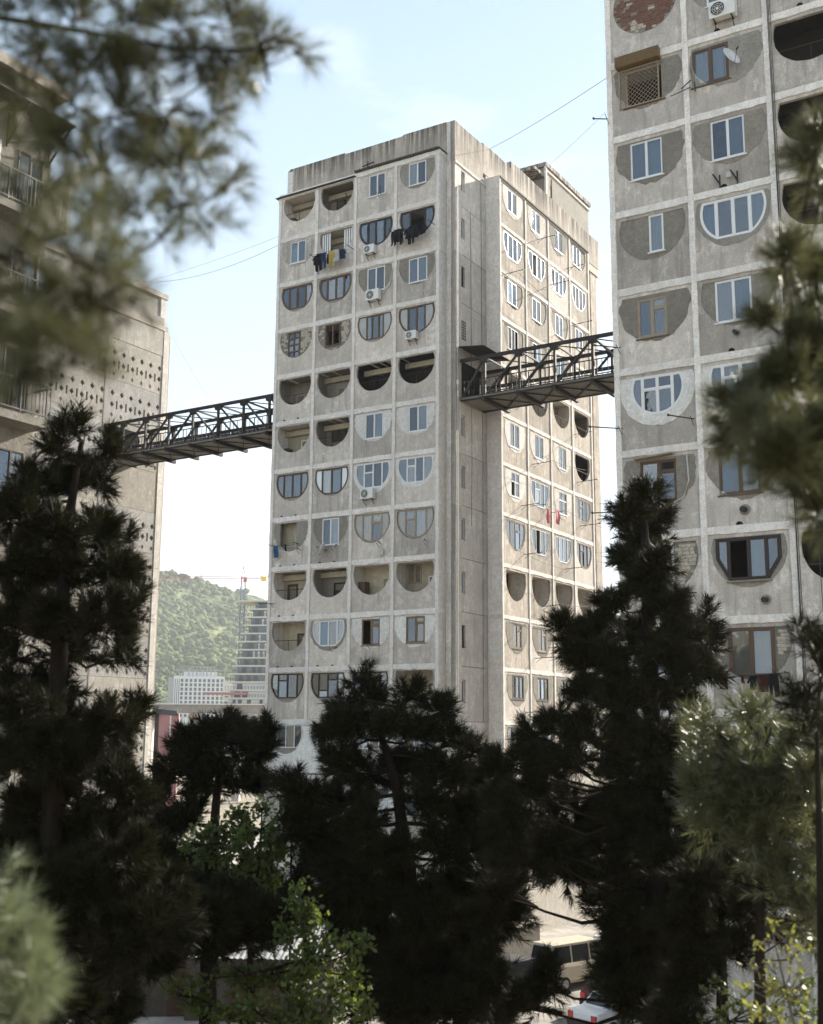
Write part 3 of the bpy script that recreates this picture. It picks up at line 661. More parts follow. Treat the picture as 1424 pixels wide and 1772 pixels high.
# ------------------------------------------------------------------ the middle tower
YR = -YAW
B = CZ + .44
def ZL(r): return B + 3*(11-r)
T1 = thing('apartment_tower', 'middle concrete tower block with two facades of half round windows between two footbridges', 'apartment tower', (1.448, 63.674, 0), YR, 'concrete tower blocks')
FF = Frame('front', 0.0); FR = Frame('right', 1.586); FS = Frame('right', .68)
rg = random.Random(21)
FRONT = {  # (column, storey from the top)
 (0,0): ('o', [('wvl', .45, .95, 1.9, 'yd'), ('bin', -.75, 1.6), ('beam',)], 'r'), (1,0): ('o', [('w3', .1, 2.0, 1.5, 'ddd'), ('beam',)], 'r', 'mortar'),
 (2,0): ('f', 'panel', 'p2', .05, 1.18, .04, 1.4, 'nb', 1, ''), (3,0): ('f', 'mortar_mid', 'p2', 0, 1.2, .02, 1.42, 'wn', 1, ''),
 (0,1): ('f', 'panel', 'p2', 0, 1.2, .06, 1.42, 'bb', 2, ''), (1,1): ('o', [('p1', .55, .7, 1.9, 'd'), ('beam',)], ''),
 (2,1): ('g', dict(splits=(0, .26, .5, .76, 1), fm='wood_dark', curt='nnnn', ft=.085, flat=.93)), (3,1): ('g', dict(splits=(0, .3, .72, 1), fm='wood_dark', curt='ndn', opens='1', ft=.09, flat=.9)),
 (0,2): ('g', dict(splits=(0, .24, .5, .77, 1), fm='wood', boards='', curt='nggw', ft=.075, gap=.05)), (1,2): ('g', dict(splits=(0, .25, .52, .77, 1), fm='wood', curt='wwnn', ft=.08)),
 (2,2): ('f', 'mortar', 'p2', .05, 1.25, .03, 1.5, 'gm', 1, ''), (3,2): ('f', 'mortar', 'p2', .06, 1.25, .05, 1.5, 'gn', 1, ''),
 (0,3): ('b', 'brick', ('w6', -.12, .92, .02, 1.72), 'ggg', '', .3, .14), (1,3): ('b', 'brick', ('w2', -.1, 1.15, .0, 1.42), 'dd', '01', .3, .14),
 (2,3): ('g', dict(splits=(0, .26, .42, .62, .76, 1), fm='wood', boards='04', curt='wbbww', opens='', ft=.06, bm='board')), (3,3): ('g', dict(splits=(0, .25, .5, .74, 1), fm='wood', boards='03', curt='wwbw', ft=.075, flat=1)),
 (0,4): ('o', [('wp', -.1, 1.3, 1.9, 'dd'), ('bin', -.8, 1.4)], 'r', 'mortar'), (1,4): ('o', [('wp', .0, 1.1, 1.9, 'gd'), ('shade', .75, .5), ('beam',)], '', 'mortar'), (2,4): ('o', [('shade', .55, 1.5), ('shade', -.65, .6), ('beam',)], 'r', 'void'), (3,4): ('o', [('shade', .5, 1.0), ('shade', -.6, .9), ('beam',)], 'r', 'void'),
 (0,5): ('o', [('p2', .25, 1.2, 1.9, 'wd'), ('bin', -.75, 1.5), ('beam',)], ''), (1,5): ('o', [('w3', -.1, 1.6, 1.5, 'gwd'), ('shade', .7, .5), ('beam',)], 'r', 'mortar'),
 (2,5): ('f', 'plaster', 'p2', .06, 1.25, .06, 1.5, 'gg', 2, ''), (3,5): ('f', 'plaster', 'p2', .12, 1.25, .02, 1.5, 'gg', 2, ''),
 (0,6): ('g', dict(splits=(0, .23, .5, .78, 1), fm='wood', curt='wwww', ft=.06)), (1,6): ('g', dict(splits=(0, .21, .5, .8, 1), fm='wood', boards='03', bm='board_white', curt='wbbw', ft=.07, flat=.9)),
 (2,6): ('g', dict(splits=(0, .26, .52, .78, 1), fm='pvc', trans={1: [.62]}, curt='gggg', ring='plaster', flat=.84)), (3,6): ('g', dict(splits=(0, .27, .5, .73, 1), fm='pvc', trans={1: [.66]}, curt='gggg', ring='plaster', flat=.84)),
 (0,7): ('f', 'mortar_mid', 'hole', -.15, 1.25, .04, 1.5, '', 2, ''), (1,7): ('f', 'mortar', 'p2', .0, 1.2, .02, 1.58, 'wb', 1, ''),
 (2,7): ('g', dict(splits=(0, .23, .5, .78, 1), fm='wood_pale', boards='03', trans={2: [.68]}, curt='wngw', ft=.06, flat=1)), (3,7): ('g', dict(splits=(0, .22, .5, .8, 1), fm='wood_pale', boards='03', trans={1: [.66]}, curt='wmgw', ft=.06, flat=1)),
 (0,8): ('o', [('door', -.55, .8, 2.0, 'd'), ('beam',)], 'r'), (1,8): ('o', [('wd', .25, 1.7, 1.9, 'dg'), ('beam',)], '', 'mortar'), (2,8): ('o', [('wp', .5, 1.1, 1.9, 'dw'), ('bin', -.75, 1.9)], ''), (3,8): ('o', [('pd', .55, 1.0, 1.9, 'wg'), ('wp', -.6, .9, 1.5, 'gw')], ''),
 (0,9): ('o', [('door', .1, .75, 2.0, 'd'), ('p1', .75, .6, 1.5, 'b')], 'r'), (1,9): ('g', dict(splits=(0, .23, .5, .77, 1), fm='pvc', curt='bbbb', ring='mortar', flat=.85, gap=.1)),
 (2,9): ('f', 'plaster', 'wo', .02, 1.25, .05, 1.5, 'dg', 2, '0'), (3,9): ('f', 'plaster', 'wo', .05, 1.25, .02, 1.5, 'gg', 2, ''),
 (0,10): ('g', dict(splits=(0, .22, .5, .8, 1), fm='wood_dark', trans={1: [.72]}, curt='gggg', ft=.07, sash=0, flat=.8)), (1,10): ('g', dict(splits=(0, .23, .5, .79, 1), fm='wood_dark', trans={1: [.3], 2: [.72]}, curt='gwng', ft=.07, sash=0, flat=.8)),
 (2,10): ('g', dict(splits=(0, .23, .5, .79, 1), fm='wood_dark', curt='wwcw', ft=.07, sash=0, flat=.8)), (3,10): ('o', [('w2', .55, .95, 1.9, 'cd')], ''),
 (0,11): ('g', dict(splits=(0, .22, .5, .76, 1), fm='pvc', curt='gggg', ft=.045, sash=0, flat=.72)), (1,11): ('g', dict(splits=(0, .22, .5, .76, 1), fm='pvc', curt='gngg', ft=.045, sash=0, flat=.72)),
 (2,11): ('g', dict(splits=(0, .22, .5, .76, 1), fm='pvc', curt='gggg', ft=.045, sash=0, flat=.72)), (3,11): ('g', dict(splits=(0, .22, .5, .76, 1), fm='pvc', curt='gggg', ft=.045, sash=0, flat=.72)),
}
WF = 2.919
for (c, s), sp in sorted(FRONT.items()):
    a0 = (c-4)*WF
    pm = 'white' if s == 11 else ('panel_light' if rg.random() < .25 else 'panel')
    cell(T1, FF, a0, a0+WF, ZL(s+1), ZL(s), 1.235, sp, rg, pm, rw=.2, top=.25 if s < 11 else .18)
for c in range(5):
    a = (c-4)*WF
    rough_bar(FF, a-.1, a+.1, ZL(11)-.05, ZL(0)-.15, -1.45, .085, rg, horiz=False).build('rib', M['band'], T1)
    rough_bar(FF, a-.1, a+.1, ZL(12), ZL(11)-.05, -1.45, .004, rg, j=.0, horiz=False).build('rib', M['white'], T1)
for r in range(12):
    z = ZL(r); m = 'band' if r < 11 else 'white'
    rough_bar(FF, -4*WF-.12, .12, z-.16, z+.11, -1.38, .055, rg, step=.3, j=.028).build('floor_band', M[m], T1)
MB().box(FF, -4*WF-.14, .14, ZL(12)-.22, ZL(12), -1.38, .06).build('floor_band', M['white'], T1)
# roof edge of the window grid, two level
b = MB()
b.box(FF, -4*WF-.3, -2*WF, ZL(0)-.13, ZL(0)-.08, -1.0, .22); b.build('roof_edge', M['roofedge'], T1)
b = MB(); b.box(FF, -2*WF-.05, .16, ZL(0)+.12, ZL(0)+.2, -1.0, .2)
for k in range(34): b.bar(FF(-2*WF+.04+k*.175, .27, ZL(0)+.19), FF(-2*WF+.04+k*.175, -.7, ZL(0)+.235), .06)
b.build('roof_edge', M['roofedge'], T1)
# ground storeys of the front: pilasters with deep openings, then a plinth
zq = ZL(12)-.22
for c in range(5):
    a = (c-4)*WF; MB().box(FF, a-.16, a+.16, 0, zq, -1.4, -.02).build('pilaster', M['white'], T1)
for c in range(4):
    a = (c-4)*WF
    MB().prism(FF, rect(a+.14, a+WF-.14, zq-3.1, zq), [rect(a+.5, a+WF-.5, zq-1.9, zq-.35)], -.75, -.6).build('wall_panel', M['panel_light'], T1)
    wrect(T1, FF, a+WF/2, WF-1.02, zq-1.89, zq-.36, 'pd', 'gg', d=-.66)
    MB().box(FF, a+.14, a+WF-.14, 0, zq-3.1, -.8, -.3).build('plinth', M['core'], T1)
# core, parapet
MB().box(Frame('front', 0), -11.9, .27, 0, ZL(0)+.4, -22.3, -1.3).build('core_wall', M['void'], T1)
MB().box(Frame('front', 0), -12.0, -11.62, 0, ZL(0)+.4, -22.4, -.7).build('side_wall', M['core'], T1)
MB().box(FF, .12, .675, 0, ZL(0)+2.17, -1.5, -.735).build('corner_pilaster', M['core'], T1)
pk = [(-11.78, ZL(0)-.1), (.1, ZL(0)+.1), (.1, ZL(0)+2.2), (-2.9, ZL(0)+2.22), (-3.0, ZL(0)+2.14), (-7.2, ZL(0)+2.12), (-7.25, ZL(0)+2.2), (-11.6, ZL(0)+2.2), (-11.78, ZL(0)+2.05)]
MB().prism(FF, pk, (), -1.05, -.73).build('parapet', M['parapet'], T1)
MB().box(FF, -11.76, -11.35, ZL(0)-.1, ZL(0)+2.02, -.74, -.715).build('pale_patch', M['plaster'], T1)
b = MB(); b.bar(FF(-5.9, -.70, ZL(0)+.9), FF(-5.05, -.70, ZL(0)+1.0), .05); b.bar(FF(-5.5, -.70, ZL(0)+.35), FF(-5.5, -.70, ZL(0)+1.15), .04); b.build('iron_fixing', M['steel'], T1)
# right side: recess with slit windows, then the bays
for r in range(13):
    z0, z1 = (ZL(r+1), ZL(r)) if r < 12 else (0, ZL(12))
    hole = []; slot = rect(1.5, 1.93, z0+1.0, z0+2.28)
    if 0 <= r < 12 and r not in (3, 4): hole = [slot]
    MB().prism(FS, rect(.735, 4.62, z0+.014, z1-.014), hole, -.25, -.004+.006*rg.random()).build('wall_panel', M['core'], T1)
    if hole:
        wrect(T1, FS, 1.72, .42, z0+1.01, z0+2.27, 'p1' if r not in (2, 9) else 'w3', 'g' if r % 2 else 'd', d=-.12)
# pierced vent grille
b = MB(); zg = ZL(3)-1.0
for k in range(7):
    for q in range(3): b.box(FS, 1.52+q*.18, 1.64+q*.18, zg-1.2+k*.17, zg-1.08+k*.17, -.02, .012)
b.build('vent_grille', M['roofedge'], T1)
# bridge door and canopy
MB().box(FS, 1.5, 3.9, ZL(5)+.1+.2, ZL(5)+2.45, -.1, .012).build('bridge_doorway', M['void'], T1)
b = MB()
for k in range(20):
    w = 1.1+k*.165; b.add([FS(w, -.1, ZL(5)+3.22), FS(w, 1.65, ZL(5)+3.0), FS(w+.082, 1.65, ZL(5)+3.055), FS(w+.082, -.1, ZL(5)+3.275), FS(w+.165, 1.65, ZL(5)+3.0), FS(w+.165, -.1, ZL(5)+3.22)], [(0, 1, 2, 3), (3, 2, 4, 5)])
b.build('corrugated_canopy', M['corr_dark'], T1)
WR = [4.66, 8.15, 11.5, 14.87, 18.08]
def P2(fx, cu, mat='mortar_mid', fl=2, st='p2', w=1.2, op=''): return ('f', mat, st, fx, w, .06, 1.45, cu, fl, op)
def G4(cu, fm='pvc', op='', **k): return ('g', dict(splits=(0, .25, .5, .75, 1), fm=fm, curt=cu, opens=op, **k))
RIGHT = {
 (0,0): P2(-.05, 'bb', 'panel_light'), (1,0): P2(-.1, 'ww', 'panel_light'), (2,0): P2(.0, 'bw', 'mortar'), (3,0): P2(-.2, 'ww', 'mortar', 1),
 (0,1): G4('bbww'), (1,1): G4('wwww', op='1'), (2,1): G4('wwbw'), (3,1): G4('bbbb', flat=.95),
 (0,2): P2(-.1, 'ww', 'mortar', 1), (1,2): P2(-.1, 'bw', 'mortar', 1), (2,2): P2(-.05, 'ww', 'mortar', 1), (3,2): P2(-.1, 'ww', 'mortar', 1),
 (0,3): ('f', 'mortar', 'w3', -.05, 1.4, .04, 1.45, 'wwd', 1, '2'), (1,3): P2(-.1, 'dw', 'mortar', 1, op='0'), (2,3): P2(0, 'ww', 'mortar_mid'), (3,3): P2(0, 'wb', 'mortar', 1),
 (0,4): ('o', [('shade', 0, 1.2)], ''), (1,4): ('o', [('shade', .4, .9), ('beam',)], 'r'), (2,4): ('o', [('wp', .2, 1.1, 1.9, 'dg'), ('beam',)], 'r'), (3,4): ('o', [('shade', .2, 1.0), ('bin', .5, 1.6)], 'r', 'mortar'),
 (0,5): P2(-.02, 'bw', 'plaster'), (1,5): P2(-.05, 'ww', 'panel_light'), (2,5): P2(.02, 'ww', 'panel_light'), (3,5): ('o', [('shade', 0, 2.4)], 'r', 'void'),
 (0,6): P2(.0, 'nd', 'plaster', 2, 'pd', 1.05, '0'), (1,6): G4('wdww', trans={1: [.7]}, op=''), (2,6): P2(.0, 'gg', 'panel_light', 2, 'pd'), (3,6): G4('gdwg', 'wood_pale', op='', trans={1: [.68]}),
 (0,7): G4('wgwg', 'wood_pale', trans={2: [.68]}, flat=1), (1,7): G4('wdgg', 'pvc', op='1'), (2,7): G4('wggg', 'pvc', flat=.9), (3,7): G4('wwnn', 'wood', trans={1: [.7]}),
 (0,8): ('o', [('wvl', -.6, .9, 1.9, 'gd'), ('shade', .7, .6)], ''), (1,8): ('o', [('door', .5, .8, 2.0, 'd')], ''), (2,8): ('o', [('shade', .3, .8)], ''), (3,8): ('o', [('shade', -.2, .5)], 'r'),
 (0,9): P2(.05, 'gn', 'mortar', 2, 'wo', 1.1), (1,9): P2(.0, 'gn', 'mortar', 2, 'wp', 1.1), (2,9): P2(0, 'gg', 'mortar', 2, 'wp', 1.1), (3,9): P2(0, 'gw', 'mortar', 2),
 (0,10): ('f', 'mortar', 'w3', .05, 1.5, .06, 1.35, 'ggg', 2, ''), (1,10): ('f', 'mortar', 'w3', .0, 1.5, .06, 1.35, 'ggg', 2, ''), (2,10): ('f', 'mortar', 'w3', .0, 1.5, .06, 1.35, 'ggg', 2, ''), (3,10): ('f', 'mortar', 'w3', .0, 1.5, .06, 1.35, 'ggg', 2, ''),
 (0,11): G4('mmmm', 'wood_dark', ft=.05, sash=0, flat=.8), (1,11): G4('gggg', 'wood_dark', ft=.05, sash=0, flat=.8), (2,11): G4('gggg', 'pvc', flat=.8), (3,11): G4('gggg', 'pvc', flat=.8),
}
for (c, s), sp in sorted(RIGHT.items()):
    r = 1.30 if c < 3 else 1.22
    pm = 'panel_sun' if rg.random() < .8 else 'panel_light'
    cell(T1, FR, WR[c], WR[c+1], ZL(s+1), ZL(s), r, sp, rg, pm, rw=.16, bw=.2, top=.26)
for c in range(5):
    a = WR[c]; dz = (0.15, 0, 0, 0, 0.1)[c]
    rough_bar(FR, a-.08, a+.08, ZL(12)-.3, ZL(0)-.1+dz, -1.4 if c else -1.28, .05, rg, horiz=False).build('rib', M['band'], T1)
for r in range(13):
    z = ZL(r)
    rough_bar(FR, WR[0]-.07, WR[4]+.07, z-.13, z+.08, -1.36, .03, rg, step=.33, j=.022).build('floor_band', M['band'], T1)
MB().box(FR, WR[0], WR[4], 0, ZL(12)-.1, -1.3, -.06).build('plinth', M['rubble'], T1)
for c in range(4): MB().box(FR, WR[c]-.02, WR[c+1]-.02+.02*(c == 3), ZL(0)-.06-.02*c, ZL(0)-.0-.02*c+.05, -1.0, .1+.01*c).build('roof_edge', M['roofedge'], T1)
# end strips past the last bay, parapet panels over the bays, stair-head house
MB().box(FR, 18.17, 18.62, 0, ZL(0)-.3, -1.3, -.22).build('end_wall', M['core'], T1)
MB().box(FR, 18.62, 19.6, 0, ZL(1)+1.6, -1.3, -.03).build('end_wall', M['panel_sun'], T1)
for s in range(12): MB().box(FR, 18.28, 18.55, ZL(s+1)+.6, ZL(s)-.35, -.24, -.19).build('end_window', M['wood'], T1)
MB().box(FS, 4.62, 22.3, ZL(0)-.3, ZL(0)+.3, -.6, -.02).build('parapet', M['parapet'], T1)
for w0, w1, zt in ((.735, 4.2, 2.16), (4.215, 7.98, 2.28), (7.995, 11.4, 2.72), (11.415, 14.9, 2.66), (14.915, 18.5, 2.62), (18.515, 22.3, 2.5)):
    MB().prism(FS, [(w0, ZL(0)-.42 if w0 < 4 else ZL(0)+.3), (w1, ZL(0)-.42 if w0 < 4 else ZL(0)+.3), (w1, ZL(0)+zt+rg.uniform(-.05, .03)), ((w0+w1)/2, ZL(0)+zt+rg.uniform(-.04, .04)), (w0, ZL(0)+zt)], (), -.3, .004+rg.uniform(0, .012)).build('parapet_panel', M['parapet'], T1)
rough_bar(FS, .74, 4.62, ZL(0)-.5, ZL(0)-.34, -.2, .05, rg).build('cornice', M['plaster'], T1)
MB().box(FF, -11.6, .5, ZL(0)+.6, ZL(0)+.9, -22.1, -1.0).build('roof', M['roofedge'], T1)
h0, h1 = ZL(0)+.9, ZL(0)+5.35
FP = Frame('right', .40)
MB().prism(FP, rect(14.0, 21.4, h0, h1-.3), [rect(14.75, 15.6, ZL(0)+3.1, ZL(0)+4.0)], -3.2, -.05).build('stair_house', M['panel_sun'], T1)
MB().box(FP, 14.72, 15.62, ZL(0)+3.08, ZL(0)+4.02, -.6, -.4).build('opening_shade', M['void'], T1)
MB().box(FP, 14.9, 21.1, ZL(0)+2.75, h1-.85, -.06, .0).build('mesh_panel', M['mortar_mid'], T1)
MB().box(FP, 13.85, 21.55, h1-.3, h1, -3.4, .08).build('roof', M['parapet'], T1)
MB().box(FP, 13.9, 21.5, h1-.62, h1-.5, -.05, .04).build('cornice', M['band'], T1)
MB().box(FP, 12.4, 13.9, h1-1.1, h1-.9, -3.0, -.1).build('entrance_canopy', M['parapet'], T1)
MB().box(FP, 13.86, 14.08, h0, h1-.3, -.1, .03).build('corner_pilaster', M['band'], T1)
# down pipe and cable runs on the recess
b = MB(); b.tube([FS(.95, .05, 1), FS(.95, .05, ZL(1)+1)], .04, 6); b.build('down_pipe', M['pipe'], T1)
b = MB(); b.tube([FS(2.6, .03, ZL(8)+2.0), FS(2.64, .05, ZL(6)), FS(2.58, .03, ZL(1))], .012, 4); b.tube([FS(3.9, .03, ZL(11)), FS(3.95, .05, ZL(6)), FS(3.88, .03, ZL(0)-.6)], .012, 4); b.build('wall_cable', M['cable'], T1)

# ------------------------------------------------------------------ the right-hand tower
BQ = CZ + .62
def ZQ(r): return BQ + 3*(8-r)
T2 = thing('apartment_tower', 'nearest concrete tower block at the right with round and bricked up windows', 'apartment tower', (7.363, 40.334, 0), YR, 'concrete tower blocks')
rq = random.Random(77); WQ = 2.92
def redmix(c, z): return 'brick' if (c-1.5)*.45+.55*((z-ZQ(-1)+2.9)) < .62 and c > .9 or rq.random() < .12 else 'brick_red'
QC = {
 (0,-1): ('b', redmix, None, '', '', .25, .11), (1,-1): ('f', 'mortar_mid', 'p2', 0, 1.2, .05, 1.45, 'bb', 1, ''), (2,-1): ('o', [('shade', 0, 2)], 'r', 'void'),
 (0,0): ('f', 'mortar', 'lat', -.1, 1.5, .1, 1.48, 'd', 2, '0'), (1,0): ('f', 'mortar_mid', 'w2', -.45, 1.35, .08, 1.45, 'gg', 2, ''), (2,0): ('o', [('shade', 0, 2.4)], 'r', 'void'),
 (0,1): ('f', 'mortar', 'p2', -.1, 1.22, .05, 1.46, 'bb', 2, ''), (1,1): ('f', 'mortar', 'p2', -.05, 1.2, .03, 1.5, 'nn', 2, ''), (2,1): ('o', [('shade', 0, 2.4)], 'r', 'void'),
 (0,2): ('f', 'mortar', 'p1', .12, .54, .0, 1.42, 'bg', 1, ''), (1,2): ('g', dict(splits=(0, .25, .5, .75, 1), fm='pvc', curt='bbbb', ft=.07, ring='mortar_mid', flat=.82, gap=.08)), (2,2): ('o', [('shade', 0, 2.4)], 'r', 'void'),
 (0,3): ('f', 'mortar', 'wp', -.08, 1.12, .12, 1.48, 'ng', 2, ''), (1,3): ('f', 'mortar', 'p2', -.1, 1.25, .02, 1.5, 'bb', 1, ''), (2,3): ('f', 'mortar', 'p2', 0, 1.2, .04, 1.45, 'gg', 1, ''),
 (0,4): ('g', dict(splits=(0, .22, .5, .78, 1), fm='pvc', trans={1: [.66], 2: [.66]}, curt='mnnm', ft=.06, ring='plaster', flat=.78, gap=.28)), (1,4): ('g', dict(splits=(0, .22, .5, .78, 1), fm='pvc', trans={1: [.66], 2: [.66]}, curt='ngnn', ft=.06, ring='plaster', flat=.78, gap=.16)), (2,4): ('f', 'mortar', 'p2', 0, 1.2, .04, 1.45, 'gg', 1, ''),
 (0,5): ('f', 'mortar', 'wv', -.05, 1.32, .08, 1.5, 'gm', 2, ''), (1,5): ('f', 'mortar', 'wv', -.15, 1.4, .06, 1.5, 'nn', 2, ''), (2,5): ('f', 'mortar', 'p2', 0, 1.2, .04, 1.45, 'gg', 1, ''),
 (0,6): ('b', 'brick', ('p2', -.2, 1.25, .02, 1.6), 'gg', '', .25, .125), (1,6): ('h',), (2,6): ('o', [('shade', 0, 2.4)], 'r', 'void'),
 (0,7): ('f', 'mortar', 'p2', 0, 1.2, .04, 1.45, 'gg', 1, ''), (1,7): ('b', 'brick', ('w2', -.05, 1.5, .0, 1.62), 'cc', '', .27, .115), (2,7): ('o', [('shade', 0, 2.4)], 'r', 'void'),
 (0,8): ('f', 'mortar', 'p2', 0, 1.2, .04, 1.45, 'gg', 1, ''), (1,8): ('f', 'panel', 'p2', -.15, 1.3, .1, 1.45, 'cw', 1, ''), (2,8): ('f', 'mortar', 'p2', 0, 1.2, .04, 1.45, 'gg', 1, ''),
 (0,9): ('f', 'plaster', 'p2', 0, 1.2, .04, 1.45, 'gw', 2, ''), (1,9): ('g', dict(splits=(0, .28, .52, .76, 1), fm='pvc', curt='gdgg', ring='plaster', flat=.8)), (2,9): ('f', 'mortar', 'p2', 0, 1.2, .04, 1.45, 'gg', 1, ''),
}
QX = [0, 2.95, 5.86, 8.78, 11.7]
for (c, s), sp in sorted(QC.items()):
    cell(T2, FF, QX[c]-.02*(c == 0), QX[c+1], ZQ(s+1), ZQ(s), 1.25, sp, rq, 'panel', top=.27, rw=.18)
for s in range(-1, 10):
    MB().box(FF, QX[3]+.05, QX[4]-.05, ZQ(s+1)+.1, ZQ(s)-.1, -.15, 0).build('wall_panel', M['panel'], T2)
for c in range(5): rough_bar(FF, QX[c]-.1, QX[c]+.1, 0, ZQ(-1)+.1, -1.45, .075, rq, horiz=False, step=.3, j=.012).build('rib', M['band'], T2)
for r in range(-1, 11): rough_bar(FF, -.11, QX[4]+.11, ZQ(r)-.13, ZQ(r)+.12, -1.38, .05, rq, step=.25, j=.014).build('floor_band', M['band'], T2)
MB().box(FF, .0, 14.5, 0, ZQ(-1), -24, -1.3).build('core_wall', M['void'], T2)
MB().box(FF, -.13, .0, 0, ZQ(-1), -24.05, -1.46).build('side_wall', M['core'], T2)
MB().box(FF, -.12, 14.5, ZQ(-1)+.1, ZQ(-4)+2.2, -24, -.02).build('upper_storeys', M['panel'], T2)
MB().box(FF, QX[4], 14.5, 0, ZQ(-1), -1.4, -.7).build('corner_pilaster', M['core'], T2)
MB().box(FF, .1, QX[4], 0, ZQ(10)-.1, -1.3, -.12).build('plinth', M['core'], T2)
MB().box(FF, .2, QX[4], ZQ(10)-.16, ZQ(10)-.0, -.6, .55).build('ledge', M['band'], T2)
# slatted shutter box and lattice over the second window of the first column
az, zz = 1.2, ZQ(0)
b = MB(); b.box(FF, az-.86, az+.82, zz-.27, zz+.14, -.02, .30)
for k in range(7): b.bar(FF(az-.87, .305, zz-.23+k*.06), FF(az+.83, .305, zz-.23+k*.06), .035)
b.build('shutter_box', M['ochre'], T2)
b = MB(); x0, x1, y0, y1 = az-.80, az+.72, zz-1.84, zz-.34
n_ = 9
for k in range(-n_, n_+1):
    for s_ in (1, -1):
        t0 = (x0+x1)/2 + k*.17; pts = []
        for e in (-1, 1):
            pts.append((t0 + s_*e*(y1-y0)/2*1.0, (y0+y1)/2+e*(y1-y0)/2))
        (ax_, ay_), (bx_, by_) = pts
        ts = [0, 1]
        for bound, p_, q_ in ((x0, ax_, bx_), (x1, ax_, bx_)):
            if abs(q_-p_) > 1e-6: ts.append((bound-p_)/(q_-p_))
        ts = sorted(t for t in ts if -1e-6 <= t <= 1+1e-6 and x0-1e-6 <= ax_+(bx_-ax_)*t <= x1+1e-6)
        if len(ts) >= 2 and ts[-1]-ts[0] > .02:
            b.bar(FF(ax_+(bx_-ax_)*ts[0], .05, ay_+(by_-ay_)*ts[0]), FF(ax_+(bx_-ax_)*ts[-1], .05, ay_+(by_-ay_)*ts[-1]), .013)
for p, q in (((x0, y0), (x1, y0)), ((x0, y1), (x1, y1)), ((x0, y0), (x0, y1)), ((x1, y0), (x1, y1))): b.bar(FF(p[0], .06, p[1]), FF(q[0], .06, q[1]), .04)
b.build('window_grille', M['wood_pale'], T2)
MB().prism(FF, [(.6, ZQ(5)-.30), (1.98, ZQ(5)-.22), (1.98, ZQ(5)-.17), (.6, ZQ(5)-.24)], (), -.02, .28).build('window_hood', M['wood_pale'], T2)
def flue(a, z, rad, label):
    b = MB(); b.disc(FF, a, z, rad*1.9, -.05, .012, 12); b.build('collar', M['plaster'] if rad > .1 else M['mortar'], T2)
    MB().tube([FF(a, 0, z), FF(a, .34, z-.03)], rad, 10).build('flue_pipe', M['black'], T2)
flue(4.35, ZQ(6)+.62, .10, ''); flue(4.9, ZQ(7)+.6, .09, ''); flue(4.35, ZQ(4)+.75, .07, '')
b = MB(); b.tube([FF(2.45, .05, ZQ(5)-.3), FF(2.5, .08, ZQ(5)-1.2), FF(2.3, .08, ZQ(5)-1.75), FF(1.8, .08, ZQ(5)-2.0), FF(1.5, .1, ZQ(5)-2.25)], .03, 6); b.build('drain_hose', M['pipe'], T2)
b = MB()
for a in (5.95, 6.0, 6.06): b.tube([FF(a, .09, 2), FF(a+.03*math.sin(a*90), .1, ZQ(4)), FF(a, .09, ZQ(-1))], .011, 4)
b.tube([FF(6.6, .09, ZQ(5)), FF(6.7, .1, ZQ(7)-1), FF(6.9, .09, ZQ(8))], .011, 4); b.build('wall_cable', M['cable'], T2)
for c in (1, 2): 
    for r in range(0, 8, 2):
        MB().prism(FF, [(QX[c]+1.2+.11*math.cos(t*.5236), ZQ(r)+.13+.11*math.sin(t*.5236)) for t in range(7)], (), .0, .056).build('drain_hole', M['void'], T2)
for r in (5, 7, 8, 9, 10):
    for q in (.75, 1.8):
        for c in ((0,) if r % 2 else (0, 1)):
            MB().prism(FF, [((c-4)*WF+q+.07*math.cos(t*.5236), ZL(r)+.12+.07*math.sin(t*.5236)) for t in range(7)], (), .0, .062).build('drain_hole', M['void'], T1)

# ------------------------------------------------------------------ the left tower with pierced screens
T3 = thing('apartment_tower', 'far left concrete tower block whose sunlit wall is pierced by diamond holes', 'apartment tower', tuple(Vector((1.448, 63.674, 0)) + UX*-28), YR, 'concrete tower blocks')
F3 = Frame('right', 0); rl = random.Random(5)
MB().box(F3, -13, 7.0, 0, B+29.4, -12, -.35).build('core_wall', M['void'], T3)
JO = [-9.85, -4.32, 1.2, 6.72]
def dia(a, z, h=.235, w=.195): return [(a-w, z), (a, z-h), (a+w, z), (a, z+h)]
for i in range(3):
    for r in range(-1, 11):
        z = B + 24 - 3*r
        if r == -1: z1 = B+27
        a0, a1 = JO[i]+.015, JO[i+1]-.015; z1 = z+3-.02
        holes, plugs = [], []
        bridge = i == 2 and r == 3
        for k in range(6):
            a = JO[i]+.72+k*.905
            if bridge: continue
            holes += [dia(a, z+1.98), dia(a, z+1.14)]; plugs.append(dia(a, z+.36, .19, .15))
            if k < 5: holes.append(rect(a+.375, a+.535, z+.84, z+1.45))
        MB().prism(F3, rect(a0, a1, z, z1), holes + plugs, -.22, .0+rl.uniform(0, .012)).build('screen_panel', M['lblue' if (i + r) % 3 == 0 else 'lscreen'], T3)
        if plugs:
            for p in plugs: MB().prism(F3, p, (), -.2, -.075, back=False).build('blind_diamond', M['lscreen'], T3)
for a in JO[1:3]: MB().box(F3, a-.07, a+.07, 0, B+26.98, -.3, .03).build('panel_joint', M['lscreen'], T3)
MB().box(F3, -9.9, 6.7, B+27.0, B+29.0, -.3, .02).build('parapet', M['lscreen'], T3)
MB().box(F3, -10, 7.1, B+29.0, B+29.35, -.5, .06).build('parapet', M['parapet'], T3)
MB().box(F3, 6.74, 7.3, 0, B+29.1, -.5, .05).build('corner_pilaster', M['core'], T3)
MB().box(F3, 7.3, 7.75, 0, B+28.9, -2.5, -.3).build('corner_pilaster', M['panel'], T3)
